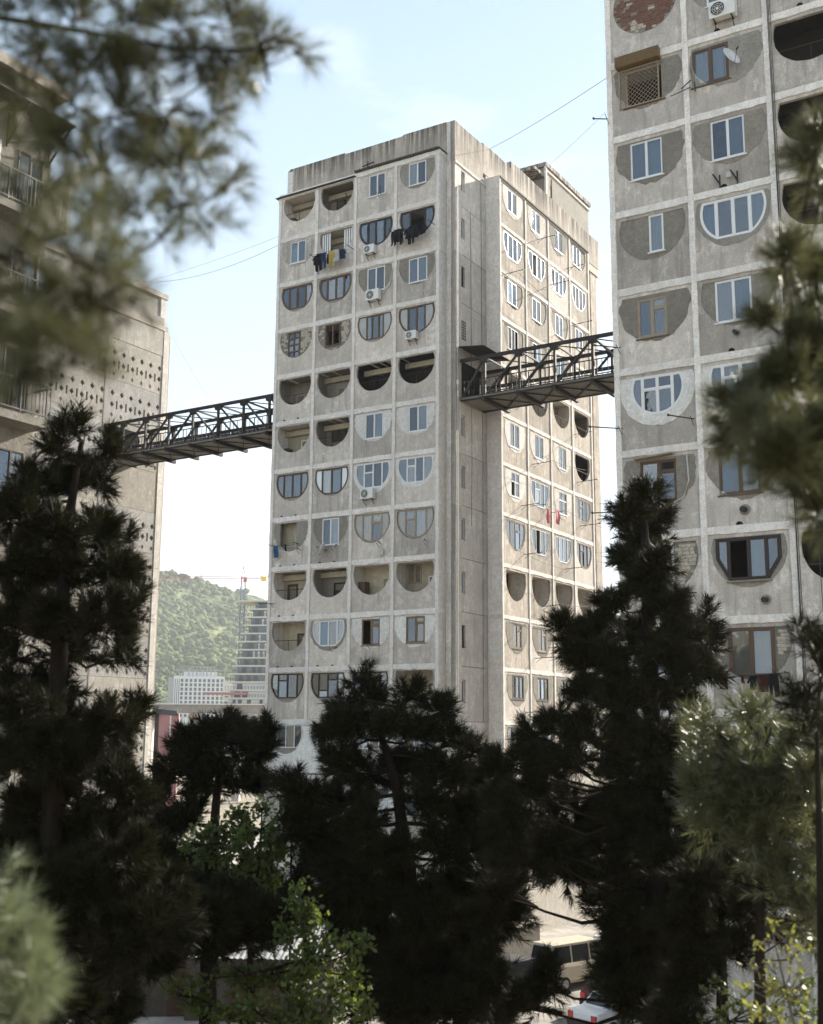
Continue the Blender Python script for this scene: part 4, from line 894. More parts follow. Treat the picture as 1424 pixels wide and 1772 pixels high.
MB().box(F3, -9, 6.5, B+29.35, B+31.5, -5, -.08).build('set_back_storey', M['lscreen'], T3)
MB().box(F3, -9, 7.0, B+31.5, B+31.9, -5.2, .05).build('roof', M['parapet'], T3)
MB().box(F3, 6.3, 6.9, B+29.35, B+31.5, -1, .0).build('corner_pilaster', M['band'], T3)
MB().box(F3, 4.45, 5.3, B+31.9, B+32.5, -1.4, -.5).build('chimney', M['parapet'], T3)
MB().box(F3, 1.2, 4.6, B+18.0, B+20.6, -.2, .014).build('bridge_doorway', M['void'], T3)

# ------------------------------------------------------------------ footbridges
def footbridge(u0, u1, label, vs, mid, panels):
    o = thing('footbridge', label, 'footbridge', tuple(Vector((1.448, 63.674, B+18.12)) + UX*u0 + WX*1.4), YR, 'steel footbridges between the towers')
    L = u1-u0; Wd, H = 2.72, 2.3; V = [v-u0 for v in vs]
    for y, nm in ((0, 'near'), (Wd, 'far')):
        MB().bar((0, y, H), (L, y, H), .15, .19).build('top_chord', M['steel'], o)
        MB().bar((0, y, .0), (L, y, .0), .15, .22).build('bottom_chord', M['steel'], o)
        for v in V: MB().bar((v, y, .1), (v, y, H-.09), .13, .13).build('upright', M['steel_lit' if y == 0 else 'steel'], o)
        pts = [0] + V + [L]
        for a, c in zip(pts[:-1], pts[1:]):
            if c-a < .9: continue
            up = (a+c)/2 < mid-u0
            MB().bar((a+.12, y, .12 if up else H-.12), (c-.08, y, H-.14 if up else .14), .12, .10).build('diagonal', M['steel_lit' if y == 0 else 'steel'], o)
        for v in V:
            MB().prism(Grid((v, y, H-.1), (1, 0, 0), (0, -1, 0)), [(-.3, .08), (-.22, -.22), (.22, -.22), (.3, .08)], (), -.1, .1).build('gusset_plate', M['steel'], o)
    for v in V:
        MB().box(Grid((v, 0, -.17), (1, 0, 0), (0, -1, 0)), -.1, .1, -.13, .1, -Wd-.28, .28).build('cross_beam', M['steel'], o)
        MB().bar((v, 0, H), (v, Wd, H), .09).build('top_strut', M['steel'], o)
    for a, c in zip(V[:-1], V[1:]):
        MB().bar((a, .05, H-.06), (c, Wd-.05, H-.06), .05).build('top_brace', M['steel'], o)
        MB().bar((a, .05, -.12), (c, Wd-.05, -.12), .07, .05).build('floor_brace', M['steel'], o)
        MB().bar((c, .05, -.14), (a, Wd-.05, -.14), .07, .05).build('floor_brace', M['steel'], o)
    G = Grid((0, 0, 0), (1, 0, 0), (0, -1, 0))
    MB().box(G, 0, L, -.06, .04, -Wd+.02, -.02+.16).build('deck', M['deck'], o)
    for y in (.12, Wd-.12):
        b = MB(); b.bar((.05, y, 1.08), (L-.05, y, 1.08), .05); b.bar((.05, y, .55), (L-.05, y, .55), .03); b.bar((.05, y, .16), (L-.05, y, .16), .035)
        k = .15
        n = 0
        while k < L-.1:
            b.bar((k, y, .04), (k, y, 1.08), .026 if n % 3 else .045); k += .29 + .05*((n*7) % 3); n += 1
        b.build('railing', M['steel'], o)
    MB().bar((.05, Wd-.06, 1.3), (L-.05, Wd-.06, 1.3), .09, .16).build('wind_rail', M['steel'], o)
    for a, c in panels:
        q = MB(); n = max(2, int((c-a)/.05)); vs_, fs_ = [], []
        for i in range(n+1):
            x = a-u0+(c-a)*i/n; yy = Wd-.03+(.014 if i % 2 else -.014)
            vs_ += [(x, yy, .18), (x, yy, 1.24)]
        for i in range(n): fs_.append((2*i, 2*i+2, 2*i+3, 2*i+1))
        q.add(vs_, fs_); s_ = q.build('ribbed_side_sheet', M['corr'], o); md = s_.modifiers.new('t', 'SOLIDIFY'); md.thickness = .008
    return o
footbridge(.70, 17.2, 'rusty steel truss footbridge running from the middle tower to the right tower', [2.25, 4.45, 6.6, 8.85, 11.0, 13.2, 15.4], 9.9, [(9.1, 10.9), (11.1, 13.1), (13.3, 15.3)])
footbridge(-27.98, -11.8, 'rusty steel truss footbridge running from the left tower to the middle tower', [-26.15, -24.05, -21.9, -19.75, -17.55, -15.4, -13.28], -19.7, [(-25.9, -24.2), (-23.9, -22.0), (-21.8, -20.9), (-20.8, -19.9), (-19.6, -18.8), (-18.7, -17.65), (-17.4, -15.5), (-15.25, -13.4)])

# ------------------------------------------------------------------ the hazy air
hz = MB().box(Frame('front', 0), -3300, 3300, -1.0, 235, -3700, 400).build('haze', None, None, kind='stuff')
hz['label'] = 'thin pale haze filling the air'
hm = bpy.data.materials.new('pale_haze'); hm.use_nodes = True; hm.node_tree.nodes.remove(hm.node_tree.nodes['Principled BSDF'])
pv = hm.node_tree.nodes.new('ShaderNodeVolumePrincipled'); pv.inputs['Color'].default_value = (.93, .97, 1, 1); pv.inputs['Density'].default_value = .00017; pv.inputs['Anisotropy'].default_value = .3
hm.node_tree.links.new(pv.outputs[0], hm.node_tree.nodes['Material Output'].inputs['Volume'])
hz.data.materials.clear(); hz.data.materials.append(hm)
# ------------------------------------------------------------------ balcony block at the far left edge
PN = at(73, 440, 34); PN.z = 0
T4 = thing('balcony_block', 'grey apartment block with railed balconies half hidden at the left edge', 'apartment block', tuple(PN), YR)
F4 = Frame('right', 0); rn = random.Random(9)
MB().box(F4, -9, 0, 0, 31.0, -8, -.02).build('wall', M['mortar'], T4)
MB().box(F4, -9.2, .25, 31.0, 31.35, -8.2, .35).build('roof_edge', M['parapet'], T4)
zt = PN and (at(73, 410, 34).z)
for k, z in enumerate([zt-9.3, zt-6.2, zt-3.1, zt]):
    top = (k == 3)
    o = MB().box(F4, -6, .0 if top else -.15, z-.24, z, -.02, .85).build('balcony', M['mortar'], T4)
    b = MB()
    for zz in (1.02, .12): b.bar(F4(-6, .80, z+zz), F4(-.1, .80, z+zz), .045)
    n = 44
    for i in range(n): b.bar(F4(-5.95+i*.136, .80, z+.05), F4(-5.95+i*.136, .80, z+1.02), .05 if i % 7 == 0 else .02)
    b.bar(F4(-.12, .80, z+1.0), F4(-.12, 0, z+1.0), .045); b.build('railing', M['rail_grey'], o)
    if top:
        MB().prism(Frame('front', -0.0), [(0.0, z-.24), (.87, z-.24), (.87, z+1.75), (.62, z+1.78), (0.0, z+1.55)], (), -.10, -.0).build('balcony_side_screen', M['parapet'], o)
    window(T4, F4, rect(-1.25, -.3, z+.35, z+2.2), (0, .5, 1), 'wood_dark', curt='gd', d=.02)
    window(T4, F4, rect(-3.4, -1.9, z+.7, z+2.2), (0, .5, 1), 'pvc', curt='gg', d=.02)
# propped open white sash and awning frame
z = zt-3.1
G = Grid(F4(-.28, .02, 0), (.55, .83, 0), (.83, -.55, 0))
window(T4, G, rect(0, .62, z+1.15, z+2.2), (0, 1), 'pvc', d=.0)
z = zt
b = MB()
for a in (-3.2, -1.7, -.1): b.bar(F4(a, 0, z+3.0), F4(a, 1.0, z+3.25), .05); b.bar(F4(a, 0, z+2.2), F4(a, .95, z+3.2), .05); b.bar(F4(a, 0, z+2.1), F4(a, 0, z+3.2), .05)
b.bar(F4(-3.3, 1.0, z+3.25), F4(0, 1.0, z+3.25), .05); b.bar(F4(-3.3, .5, z+3.12), F4(0, .5, z+3.12), .04); b.build('awning_frame', M['steel_lit'], T4)
MB().prism(F4, rect(-4.5, .1, z+3.28, z+3.34), (), -.1, .9).build('awning_sheet', M['corr_dark'], T4)

# ------------------------------------------------------------------ buildings, crane and mast in the distance
def far_empty(name, label, cat, px, Y, rz=0, group=None):
    p = at(px, 1246, Y); return thing(name, label, cat, (p.x, p.y, 0), rz, group)
Ys = 430
o = far_empty('stepped_tower', 'new glass apartment tower stepping outwards floor by floor under the crane', 'tower', 470, Ys, RAD(-8))
px2m = Ys/F_PX; Fz = Frame('front', 0)
wst = random.Random(3); meW = None
for k in range(19):
    zt_ = at(440, 1045 + k*14.0, Ys).z; h = 14.0*px2m
    left = -(470-(428-k*3.55))*px2m
    rev = 2.2
    MB().box(Fz, left+2.6, 12, zt_-h+.5, zt_-.02, -14, 0).build('glass_storey', M['far_glass'] if k < 10 else M['far_white'], o)
    MB().box(Fz, left, 12.5, zt_-h, zt_-h+.5, -14.5, 1.3).build('floor_slab', M['far_cream'], o)
    b = MB(); n_ = int((12-left)/1.1)
    for i in range(n_+1): b.bar(Fz(left+.1+i*1.1, 1.2, zt_-h+.5), Fz(left+.1+i*1.1, 1.2, zt_-h+1.5), .14)
    b.bar(Fz(left, 1.2, zt_-h+1.5), Fz(12, 1.2, zt_-h+1.5), .1); b.build('balcony_railing', M['far_dark'], o)
    x = left+4.2
    while x < 9:
        w = wst.choice([1.2, 1.5, 2.0]) if k > 6 else (1.9 if x < left+4.5 else wst.choice([.5, .7]))
        if wst.random() < .8:
            MB().box(Fz, x, x+w, zt_-h+.6, zt_-.35, -.3, .06).build('window', M['far_dark'] if k > 6 or x < left+4.5 else M['far_white'], o)
        x += w + wst.choice([.8, 1.2, 1.9])
MB().box(Fz, -.6, -.2, 4, at(440, 1045+16*14, Ys).z+28, -.2, 1.5).build('hoist_mast', M['crane_grey'], o)
MB().box(Fz, -13, 12.6, at(440, 1045, Ys).z, at(440, 1045, Ys).z+.5, -14.5, 1.5).build('roof', M['far_cream'], o)
MB().box(Fz, -24, -8, at(440, 1206, Ys).z, at(440, 1202, Ys).z, 1.3, 2.0).build('red_barrier', M['crane_red'], o)

Yh = 800; kx = Yh/F_PX
o = far_empty('hotel_building', 'white hotel block with a grid of small windows below the hill', 'building', 303, Yh, RAD(12))
W_ = 86*kx; zt_ = at(340, 1172, Yh).z; wb = None
MB().box(Fz, 0, W_, 0, zt_-1, -14, 0).build('wall', M['far_white'], o)
MB().box(Fz, -9*kx, 0, 0, zt_-2, -13, -.6).build('wall', M['far_grey'], o)
for i in range(10):
    for j in range(9):
        f = link('window', wb.data, o) if wb else None
        if wb is None:
            wb = MB().box(Fz, -.85, .85, -1.05, 1.05, -.2, .12).build('window', M['far_dark'], o); f = wb
        f.location = (W_*(.16+.088*i), 0, zt_-4.0-j*2.95)
for i in range(3): MB().box(Fz, W_*.02+i*1.3, W_*.02+i*1.3+.5, 4, zt_-3, -.1, .1).build('window_strip', M['far_dark'], o)
b = MB()
for i in range(12): b.bar(Fz(W_*i/11, .0, zt_-1), Fz(W_*i/11, 0, zt_+3.0), .4)
b.bar(Fz(0, 0, zt_+3), Fz(W_, 0, zt_+3), .5); b.bar(Fz(W_*.3, -6, zt_+5.5), Fz(W_*.8, -6, zt_+5.5), .5)
for i in range(8): b.bar(Fz(W_*(.3+.5*i/7), -6, zt_-1), Fz(W_*(.3+.5*i/7), -6, zt_+5.5), .4)
b.build('roof_pergola', M['far_grey'], o)
MB().box(Fz, W_*.2, W_*.85, zt_-1, zt_+2.2, -11, -7).build('roof_house', M['far_white'], o)
o = far_empty('apartment_block', 'low pale block standing right of the white hotel', 'building', 388, 700, 0)
MB().box(Fz, 0, 16, 0, at(400, 1182, 700).z, -12, 0).build('wall', M['far_cream'], o)
for i in range(4):
    for j in range(5): MB().box(Fz, 1.5+i*3.6, 3.3+i*3.6, 16+j*3.1, 17.9+j*3.1, -.2, .12).build('window', M['far_dark'], o)

Yc = 440; kc = Yc/F_PX
o = far_empty('tower_crane', 'red tower crane with yellow counterweight above the stepped tower', 'tower crane', 418, Yc)
zb, zj, za = at(418, 1135, Yc).z, at(418, 1004, Yc).z, at(418, 984, Yc).z
def lattice(b, p0, p1, w, n, r=.11):
    p0, p1 = Vector(p0), Vector(p1); t = (p1-p0).normalized(); x = t.cross(Vector((0, 1, .01))).normalized(); y = t.cross(x)
    cs = [x*sx*w/2+y*sy*w/2 for sx, sy in ((-1, -1), (1, -1), (1, 1), (-1, 1))]
    for c in cs: b.bar(p0+c, p1+c, r*1.5)
    for i in range(n):
        a, e = p0+(p1-p0)*i/n, p0+(p1-p0)*(i+1)/n
        for k in range(4): b.bar(a+cs[k], e+cs[(k+1) % 4], r)
b = MB(); lattice(b, (0, 0, 0), (0, 0, zj-3.0), 1.7, 46, .13); b.build('mast', M['crane_grey'], o)
b = MB(); lattice(b, (0, 0, zj-3.0), (0, 0, zj+.4), 1.5, 3, .14); b.bar((-.7, 0, zj), (0, 0, za), .2); b.bar((.7, 0, zj), (0, 0, za), .2); b.bar((-.45, 0, (zj+za)/2), (.45, 0, (zj+za)/2), .14); b.build('slewing_head', M['crane_red'], o)
xl, xr = (230-418)*kc, (458-418)*kc
b = MB(); lattice(b, (0, 0, zj), (xl, 0, zj+.3), .8, 34, .07); b.build('jib', M['crane_red'], o)
b = MB(); lattice(b, (0, 0, zj), (xr, 0, zj+.2), .7, 10, .08); b.build('counter_jib', M['crane_red'], o)
b = MB(); b.box(Grid((xr-.9, 0, zj-.4), (1, 0, 0), (0, -1, 0)), -1.0, 1.0, -.8, 1.0, -.7, .7); b.build('counterweight', M['crane_yellow'], o)
MB().tube([(xr+.4, 0, zj+.6), (xr+1.3, 0, zj+.7)], .35, 8).build('winch', M['far_grey'], o)
MB().box(Grid((.9, -.8, zj-1.6), (1, 0, 0), (0, -1, 0)), -.6, .6, 0, 1.4, -.6, .6).build('operator_cab', M['crane_red'], o)
b = MB(); b.bar((0, 0, za), (xl*.62, 0, zj+.8), .09); b.bar((0, 0, za), (xr*.9, 0, zj+.3), .09); b.build('stay', M['crane_grey'], o)
b = MB(); b.bar((xl*.12, 0, zj), (xl*.12, 0, zj-5), .07); b.box(Grid((xl*.12, 0, zj-5.4), (1, 0, 0), (0, -1, 0)), -.25, .25, -.3, .3, -.2, .2); b.build('hook_block', M['crane_red'], o)
p = at(350, 1003, 1238); o = thing('radio_mast', 'thin lattice mast standing on the crest of the hill', 'mast', (p.x, p.y, p.z-8))
b = MB(); lattice(b, (0, 0, 0), (0, 0, 13), .9, 9, .1); b.build('lattice', M['crane_grey'], o)
b = MB(); [b.bar((-1.5+.3*i, 0, 8+i*1.6), (1.5-.3*i, 0, 8+i*1.6), .14) for i in range(3)]; b.build('crossarm', M['crane_grey'], o)

p0, p1 = at(255, 1231, 190), at(490, 1229, 190)
o = thing('road_bridge', 'plain concrete road bridge crossing low between the left and middle towers', 'bridge', (p0.x, p0.y, 0))
G = Grid((0, 0, 0), (p1-p0).normalized() * Vector((1, 1, 0)), (0, -1, 0)); L = (p1-p0).length
MB().box(G, -8, L+4, p0.z-.7, p0.z+.55, -8, 0).build('beam', M['lscreen'], o)
MB().box(G, -8, L+4, p0.z+.55, p0.z+.75, -.4, .2).build('edge_kerb', M['band'], o)
for i in range(4): MB().box(G, i*L/3-.6, i*L/3+.6, 0, p0.z-.7, -5, -3).build('pier', M['core'], o)
p0 = at(272, 1300, 165); p1 = at(312, 1300, 165)
o = thing('pink_house', 'dusty pink house with a dark slanted roof light below the road bridge', 'house', (p0.x, p0.y, 0), RAD(10))
W_ = (p1-p0).length; zt_ = at(290, 1240, 165).z
MB().box(Fz, 0, W_, 0, zt_, -7, 0).build('wall', M['pink'], o)
MB().prism(Fz, [(0, zt_), (W_, zt_-.4), (W_*.9, zt_+.35), (.1, zt_+.6)], (), -6, .1).build('roof', M['far_dark'], o)
MB().box(Fz, W_*.62, W_*.68, 2, zt_-.3, -.1, .12).build('down_pipe', M['far_white'], o)
MB().box(Fz, -.05, .5, 1, zt_-.1, -.2, .07).build('corner_strip', M['wood_dark'], o)

# ------------------------------------------------------------------ cables between the towers
def cable(p0, p1, sag, label, r=.009):
    p0, p1 = Vector(p0), Vector(p1); n = 18; pts = []
    for i in range(n+1):
        t = i/n; pts.append(p0 + (p1-p0)*t - Vector((0, 0, sag*4*t*(1-t))))
    o = MB().tube([q-p0 for q in pts], r, 4).build('overhead_cable', M['cable'], None); o.location = p0
    return tag(o, label, 'cable', 'overhead cables')
def L1(x, y, z): return Vector((1.448, 63.674, 0)) + UX*x + WX*y + Vector((0, 0, z))
def L2(x, y, z): return Vector((7.363, 40.334, 0)) + UX*x + WX*y + Vector((0, 0, z))
cable(L1(.7, 5.0, B+35.2), at(1040, 130, 45), .12, 'upper black cable from the parapet of the middle tower to the right tower', .013)
cable(L1(.7, 11, B+35.7), at(1040, 188, 47), .1, 'lower thin cable from the middle tower roof to the right tower')
cable(L1(-28.5, 5, B+32.4), at(474, 428, 65.5), .6, 'sagging cable from the left tower roof to the middle tower', .012)
cable(L1(-28.5, 5, B+32.4), at(476, 412, 65), .15, 'taut upper cable from the left tower roof towards the middle tower', .008)
cable(L1(-28, 7.5, B+29), at(355, 690, 80), .1, 'thin wire slanting from the corner of the left tower down to its footbridge', .008)

# ------------------------------------------------------------------ air conditioners, dishes, washing, drying poles
def cz(c, s, f=.5): return (c-4+f)*WF
ac_unit(T1, FF, cz(2, 1, .42), ZL(1)-2.45, 'small white air conditioner below the dark brown four-light window beside the black washing', .95)
ac_unit(T1, FF, cz(2, 2, .52), ZL(2)-2.45, 'large white air conditioner with a bent conduit, third storey of the middle tower', 1.18)
ac_unit(T1, FF, cz(3, 3, .45), ZL(3)-2.35, 'small air conditioner below the brown window with a dark round outline near the tower corner', .9)
ac_unit(T1, FF, cz(2, 6, .45), ZL(6)-2.42, 'air conditioner under the ringed white window with a small vent light', 1.1)
b = MB(); b.tube([FF(cz(2, 2, .72), .06, ZL(2)-2.1), FF(cz(2, 2, .88), .06, ZL(2)-1.6), FF(cz(2, 2, .93), .06, ZL(2)-.75)], .03, 6); b.build('conduit', M['pipe'], T1)
ac_unit(T2, FF, 4.45, ZQ(-1)-2.55, 'white air conditioner at the top edge of the photo on the right tower', 1.2)
ac_unit(T2, FF, 5.0, ZQ(10)+.62, 'round fanned air conditioner low on the right tower behind the sunlit pine', 1.15)
dish(T2, FF, 4.72, ZQ(0)-1.25, 'oval grey satellite dish beside the wide brown window of the right tower', 1.05, .36)
dish(T1, FF, cz(1, 7, .42), ZL(7)-2.15, 'pale dish seen edge on below the tall white window', -1.15, .42)
b = MB()
for a in (4.0, 4.62): b.bar(FF(a, .02, ZQ(2)-.0+.12), FF(a, .02, ZQ(2)+.62), .045); b.bar(FF(a, .02, ZQ(2)+.28), FF(a-.16, .3, ZQ(2)+.58), .04)
b.build('empty_bracket', M['black'], T2)
MB().box(FF, 4.26, 4.42, ZQ(2)+.42, ZQ(2)+.62, .0, .12).build('junction_box', M['pipe'], T2)
MB().box(FF, cz(2, 7, .72), cz(2, 7, .72)+.22, ZL(8)+.28, ZL(8)+.62, 0, .12).build('junction_box', M['pipe'], T1)

def line_rig(T, F, a0, a1, z, d, label):
    p = T.matrix_basis @ Vector(F(a0, 0, z)); o = thing('clothes_line', label, 'clothes line', p, T.rotation_euler.z, 'clothes lines')
    ax = Vector(F(1, 0, 0))-Vector(F(0, 0, 0)); ou = Vector(F(0, 1, 0))-Vector(F(0, 0, 0))
    for x in (0, a1-a0): MB().tube([ax*x, ax*x+ou*(d+.1)+Vector((0, 0, .03))], .02, 6).build('arm', M['steel_lit'], o)
    b = MB()
    for q in (.35, 1.0): b.tube([ou*d*q+ax*((a1-a0)*t) - Vector((0, 0, .10*4*t*(1-t)*.6)) for t in (0, .25, .5, .75, 1)], .008, 4)
    b.build('line', M['cable'], o); return o
line_rig(T1, FF, cz(1, 1, .02), cz(1, 1, .98), ZL(1)-1.85, .75, 'clothes line with dark washing on the second storey of the middle tower')
line_rig(T1, FF, cz(3, 1, .0), cz(3, 1, .92), ZL(1)-1.55, .7, 'clothes line hung with black clothes near the tower corner')
line_rig(T1, FF, cz(0, 7, .08), cz(0, 7, .72), ZL(7)-1.62, .5, 'short clothes line outside the cream niche at the left edge')
line_rig(T2, FF, 2.95+.32, 2.95+2.55, ZQ(7)-1.78, .5, 'clothes line with dark washing under the lit brown window')
line_rig(T1, FR, 8.4, 11.0, ZL(6)-2.0, 1.0, 'clothes line with the pink clothes on the sunlit side')
def wash(T, F, a0, a1, z, d, items, where, grp, sc=1.0):
    n = len(items)
    for i, (k, m, adj) in enumerate(items):
        garment(T, F, a0+(a1-a0)*(i+.5)/n, z-.07*math.sin(math.pi*(i+.5)/n)+.0, d*(1.0 if i % 3 else .75), k, m, adj+' '+where, sc*(1.0 + .12*((i*5) % 3)), rg=random.Random(i+len(where)), group=grp)
wash(T1, FF, cz(1, 1, .1), cz(1, 1, .85), ZL(1)-1.86, .75, [('shirt', 'cloth_black', 'black shirt at the left end'), ('trousers', 'cloth_black', 'black trousers second from the left'), ('trousers', 'cloth_navy', 'navy trousers at the middle'), ('towel', 'cloth_black', 'black towel right of the navy trousers'), ('trousers', 'cloth_yellow', 'mustard trousers'), ('towel', 'cloth_grey', 'pale grey towel'), ('shirt', 'cloth_navy', 'navy shirt at the right end')], 'on the dark washing line of the second storey', 'washing on the second storey')
wash(T1, FF, cz(3, 1, .0), cz(3, 1, .8), ZL(1)-1.56, .7, [('trousers', 'cloth_black', 'black trousers at the left end'), ('shirt', 'cloth_black', 'first black shirt from the left'), ('leggings', 'cloth_black', 'narrow black leggings'), ('shirt', 'cloth_black', 'second black shirt beside the leggings'), ('trousers', 'cloth_black', 'long black trousers at the middle'), ('towel', 'cloth_black', 'black towel left of the last shirt'), ('shirt', 'cloth_black', 'last black shirt at the right end')], 'on the line near the tower corner', 'black washing near the tower corner')
wash(T1, FF, cz(0, 7, .08), cz(0, 7, .65), ZL(7)-1.63, .5, [('towel', 'cloth_blue', 'blue towel at the left'), ('sock', 'cloth_black', 'black sock at the right')], 'on the short line below the cream niche', 'washing below the cream niche')
wash(T1, FR, 9.1, 10.5, ZL(6)-2.03, 1.0, [('trousers', 'cloth_pink', 'pink trousers at the left'), ('towel', 'cloth_pink', 'pink towel at the right')], 'hung on the sunlit side of the middle tower', 'pink washing')
wash(T2, FF, 3.35, 5.3, ZQ(7)-1.78, .5, [('shirt', 'cloth_maroon', 'dark maroon shirt at the left end'), ('towel', 'cloth_grey', 'pale towel'), ('sock', 'cloth_maroon', 'small dark sock'), ('shirt', 'cloth_black', 'black shirt at the middle'), ('shirt', 'cloth_maroon', 'second maroon shirt right of the black shirt'), ('trousers', 'cloth_black', 'long black trousers at the right end')], 'on the line under the lit brown window', 'washing under the lit window', .72)
ORD = ['top', 'second', 'third', 'fourth', 'fifth', 'sixth', 'seventh', 'eighth', 'ninth', 'tenth', 'eleventh', 'twelfth']
BAY = ['first', 'second', 'third', 'last']
for c, s, f, zo, L, side in ((1, 0, .78, 1.5, .9, .5), (2, 0, .6, 1.7, .9, .6), (0, 7, .75, 2.0, .9, .5), (1, 7, .6, 2.0, .9, .8), (2, 7, .7, 2.05, .9, .5), (3, 7, .75, 2.15, .8, .4), (1, 9, .62, 1.85, .9, .9), (2, 9, .5, 1.75, .8, .5), (0, 8, .12, 2.1, .9, -.4)):
    pole(T1, FF, cz(c, s, f), ZL(s)-zo, L, 'thin drying pole on the shaded front, %s storey, %s column' % (ORD[s], BAY[c]), -.05, side)
for c, s, f, zo, L, side in ((1, 0, .5, 2.2, 1.3, .0), (2, 0, .9, 2.5, 1.2, 0), (2, 1, .1, 1.6, 1.3, 0), (0, 2, .2, .1, 1.2, 0), (3, 2, .2, .2, 1.3, 0), (1, 5, .2, 2.3, 1.2, 0), (3, 5, .2, 2.2, 1.4, 0), (3, 4, .1, 2.0, 1.2, 0), (0, 6, .7, 2.2, 1.2, 0), (3, 6, .3, 2.1, 1.4, 0), (0, 7, .8, 2.1, 1.2, 0), (2, 7, .5, 2.3, 1.2, 0), (1, 8, .5, 2.0, 1.3, 0), (0, 4, .5, 2.2, 1.3, 0), (1, 9, .2, 2.2, 1.2, 0), (0, 10, .8, 2.4, 1.3, 0)):
    pole(T1, FR, WR[c]+(WR[c+1]-WR[c])*f, ZL(s)-zo, L, 'thin drying pole with its shadow on the sunlit side, %s storey, %s bay' % (ORD[s], BAY[c]), .05, side)
# lines strung along the sunlit facade
b = MB()
for s, w0, w1, z0_, z1_, d in ((7, 4.7, 12, -2.25, -2.6, .9), (5, 8.2, 14.9, -2.0, -1.6, .9), (6, 11, 18, -1.9, -2.1, 1.1), (1, 8, 15, -1.2, -1.0, .9), (2, 5, 18, -.3, -1.2, 1.0), (8, 8.4, 15, -1.7, -1.6, .8)):
    b.tube([FR(w0, d, ZL(s)+z0_), FR((w0+w1)/2, d, ZL(s)+(z0_+z1_)/2-.15), FR(w1, d, ZL(s)+z1_)], .012, 4)
b.build('strung_wire', M['cable'], T1)
for a, r, L, side, t in ((.15, 3, .7, -.7, 'at the left edge of the right tower, level with the footbridge'), (.15, 4, .8, -.9, 'left of the first ringed white window of the right tower'), (2.75, 4, .9, -.6, 'right of the first ringed white window of the right tower'), (-.05, 0, .3, -.5, 'at the left edge of the right tower by the shuttered window'), (-.05, 5, .3, -.9, 'at the left edge of the right tower, sixth storey'), (2.6, 6, .7, -.5, 'beside the bricked window of the right tower')):
    pole(T2, FF, a, ZQ(r)-2.05, L, 'thin dark drying pole '+t, 0, side)
b = MB(); b.bar(FF(2.75, .03, ZQ(0)-1.7), FF(3.25, .45, ZQ(0)-1.72), .03); b.bar(FF(3.1, .05, ZQ(0)-1.75), FF(2.5, .5, ZQ(0)-2.15), .025); b.bar(FF(3.25, .05, ZQ(0)-1.6), FF(3.35, .3, ZQ(0)-2.1), .04); b.build('aerial_bracket', M['black'], T2)
# slatted blinds in the second storey loggia
for sx in (-1, 1):
    b = MB(); a = cz(1, 1) + sx*.82
    for k in range(4): b.box(FF, a-.3+k*.17, a-.2+k*.17, ZL(1)-1.75+.12*abs(k-1.5), ZL(1)-.28, -.16, -.12)
    b.build('slatted_screen', M['pvc'], T1)
# ------------------------------------------------------------------ yard: walls, sheds, cars
def low_wall(px0, py0, px1, py1, zt, label, mat='rubble', t=.3):
    a, b_ = at_ground(px0, py0), at_ground(px1, py1); L = (b_-a).length; ang = math.atan2(b_.y-a.y, b_.x-a.x)
    o = thing('low_wall', label, 'wall', (a.x, a.y, 0), ang)
    MB().box(Frame('front', 0), 0, L, 0, zt, -t, 0).build('wall', M[mat], o)
    MB().box(Frame('front', 0), -.05, L+.05, zt, zt+.08, -t-.05, .05).build('coping', M['band'], o)
    return o
def at_ground(px, py, z=0.0):
    d = ray(px, py); t = (z - CZ)/d.z; return d*t + Vector((0, 0, CZ))
low_wall(850, 1668, 945, 1652, 1.5, 'tan yard wall left of the beige van')
low_wall(1110, 1665, 1215, 1690, 1.3, 'grey yard wall right of the parked cars')
def shed(px, py, w, dpt, h, rz, label, mat):
    p = at_ground(px, py); o = thing('metal_shed', label, 'shed', (p.x, p.y, 0), rz, 'sheet metal sheds in the yard')
    F = Frame('front', 0)
    MB().box(F, 0, w, 0, h, -dpt, 0).build('wall', M['corr_dark'], o)
    MB().box(F, w*.3, w*.3+2.0, 0, h-.3, -.02, .04).build('door', M['rust'], o)
    n = int(w/.11); vs, fs = [], []
    for i in range(n+1):
        x = -.2+(w+.4)*i/n; dz = .025 if i % 2 else -.025
        vs += [(x, -.35, h+.08+dz), (x, dpt+.3, h+.75+dz)]
    for i in range(n): fs.append((2*i, 2*i+2, 2*i+3, 2*i+1))
    r = MB().add(vs, fs).build('corrugated_roof', M[mat], o); md = r.modifiers.new('t', 'SOLIDIFY'); md.thickness = .02
shed(215, 1768, 6.5, 5, 2.4, RAD(6), 'ribbed metal roofed shed low at the left behind the green tree', 'galv')
shed(330, 1772, 6.0, 4.5, 2.4, RAD(-4), 'second metal roofed shed partly hidden by green leaves', 'galv')
shed(585, 1718, 4.2, 4, 2.5, RAD(-12), 'grey shed with a rusty door right of the green tree', 'galv')

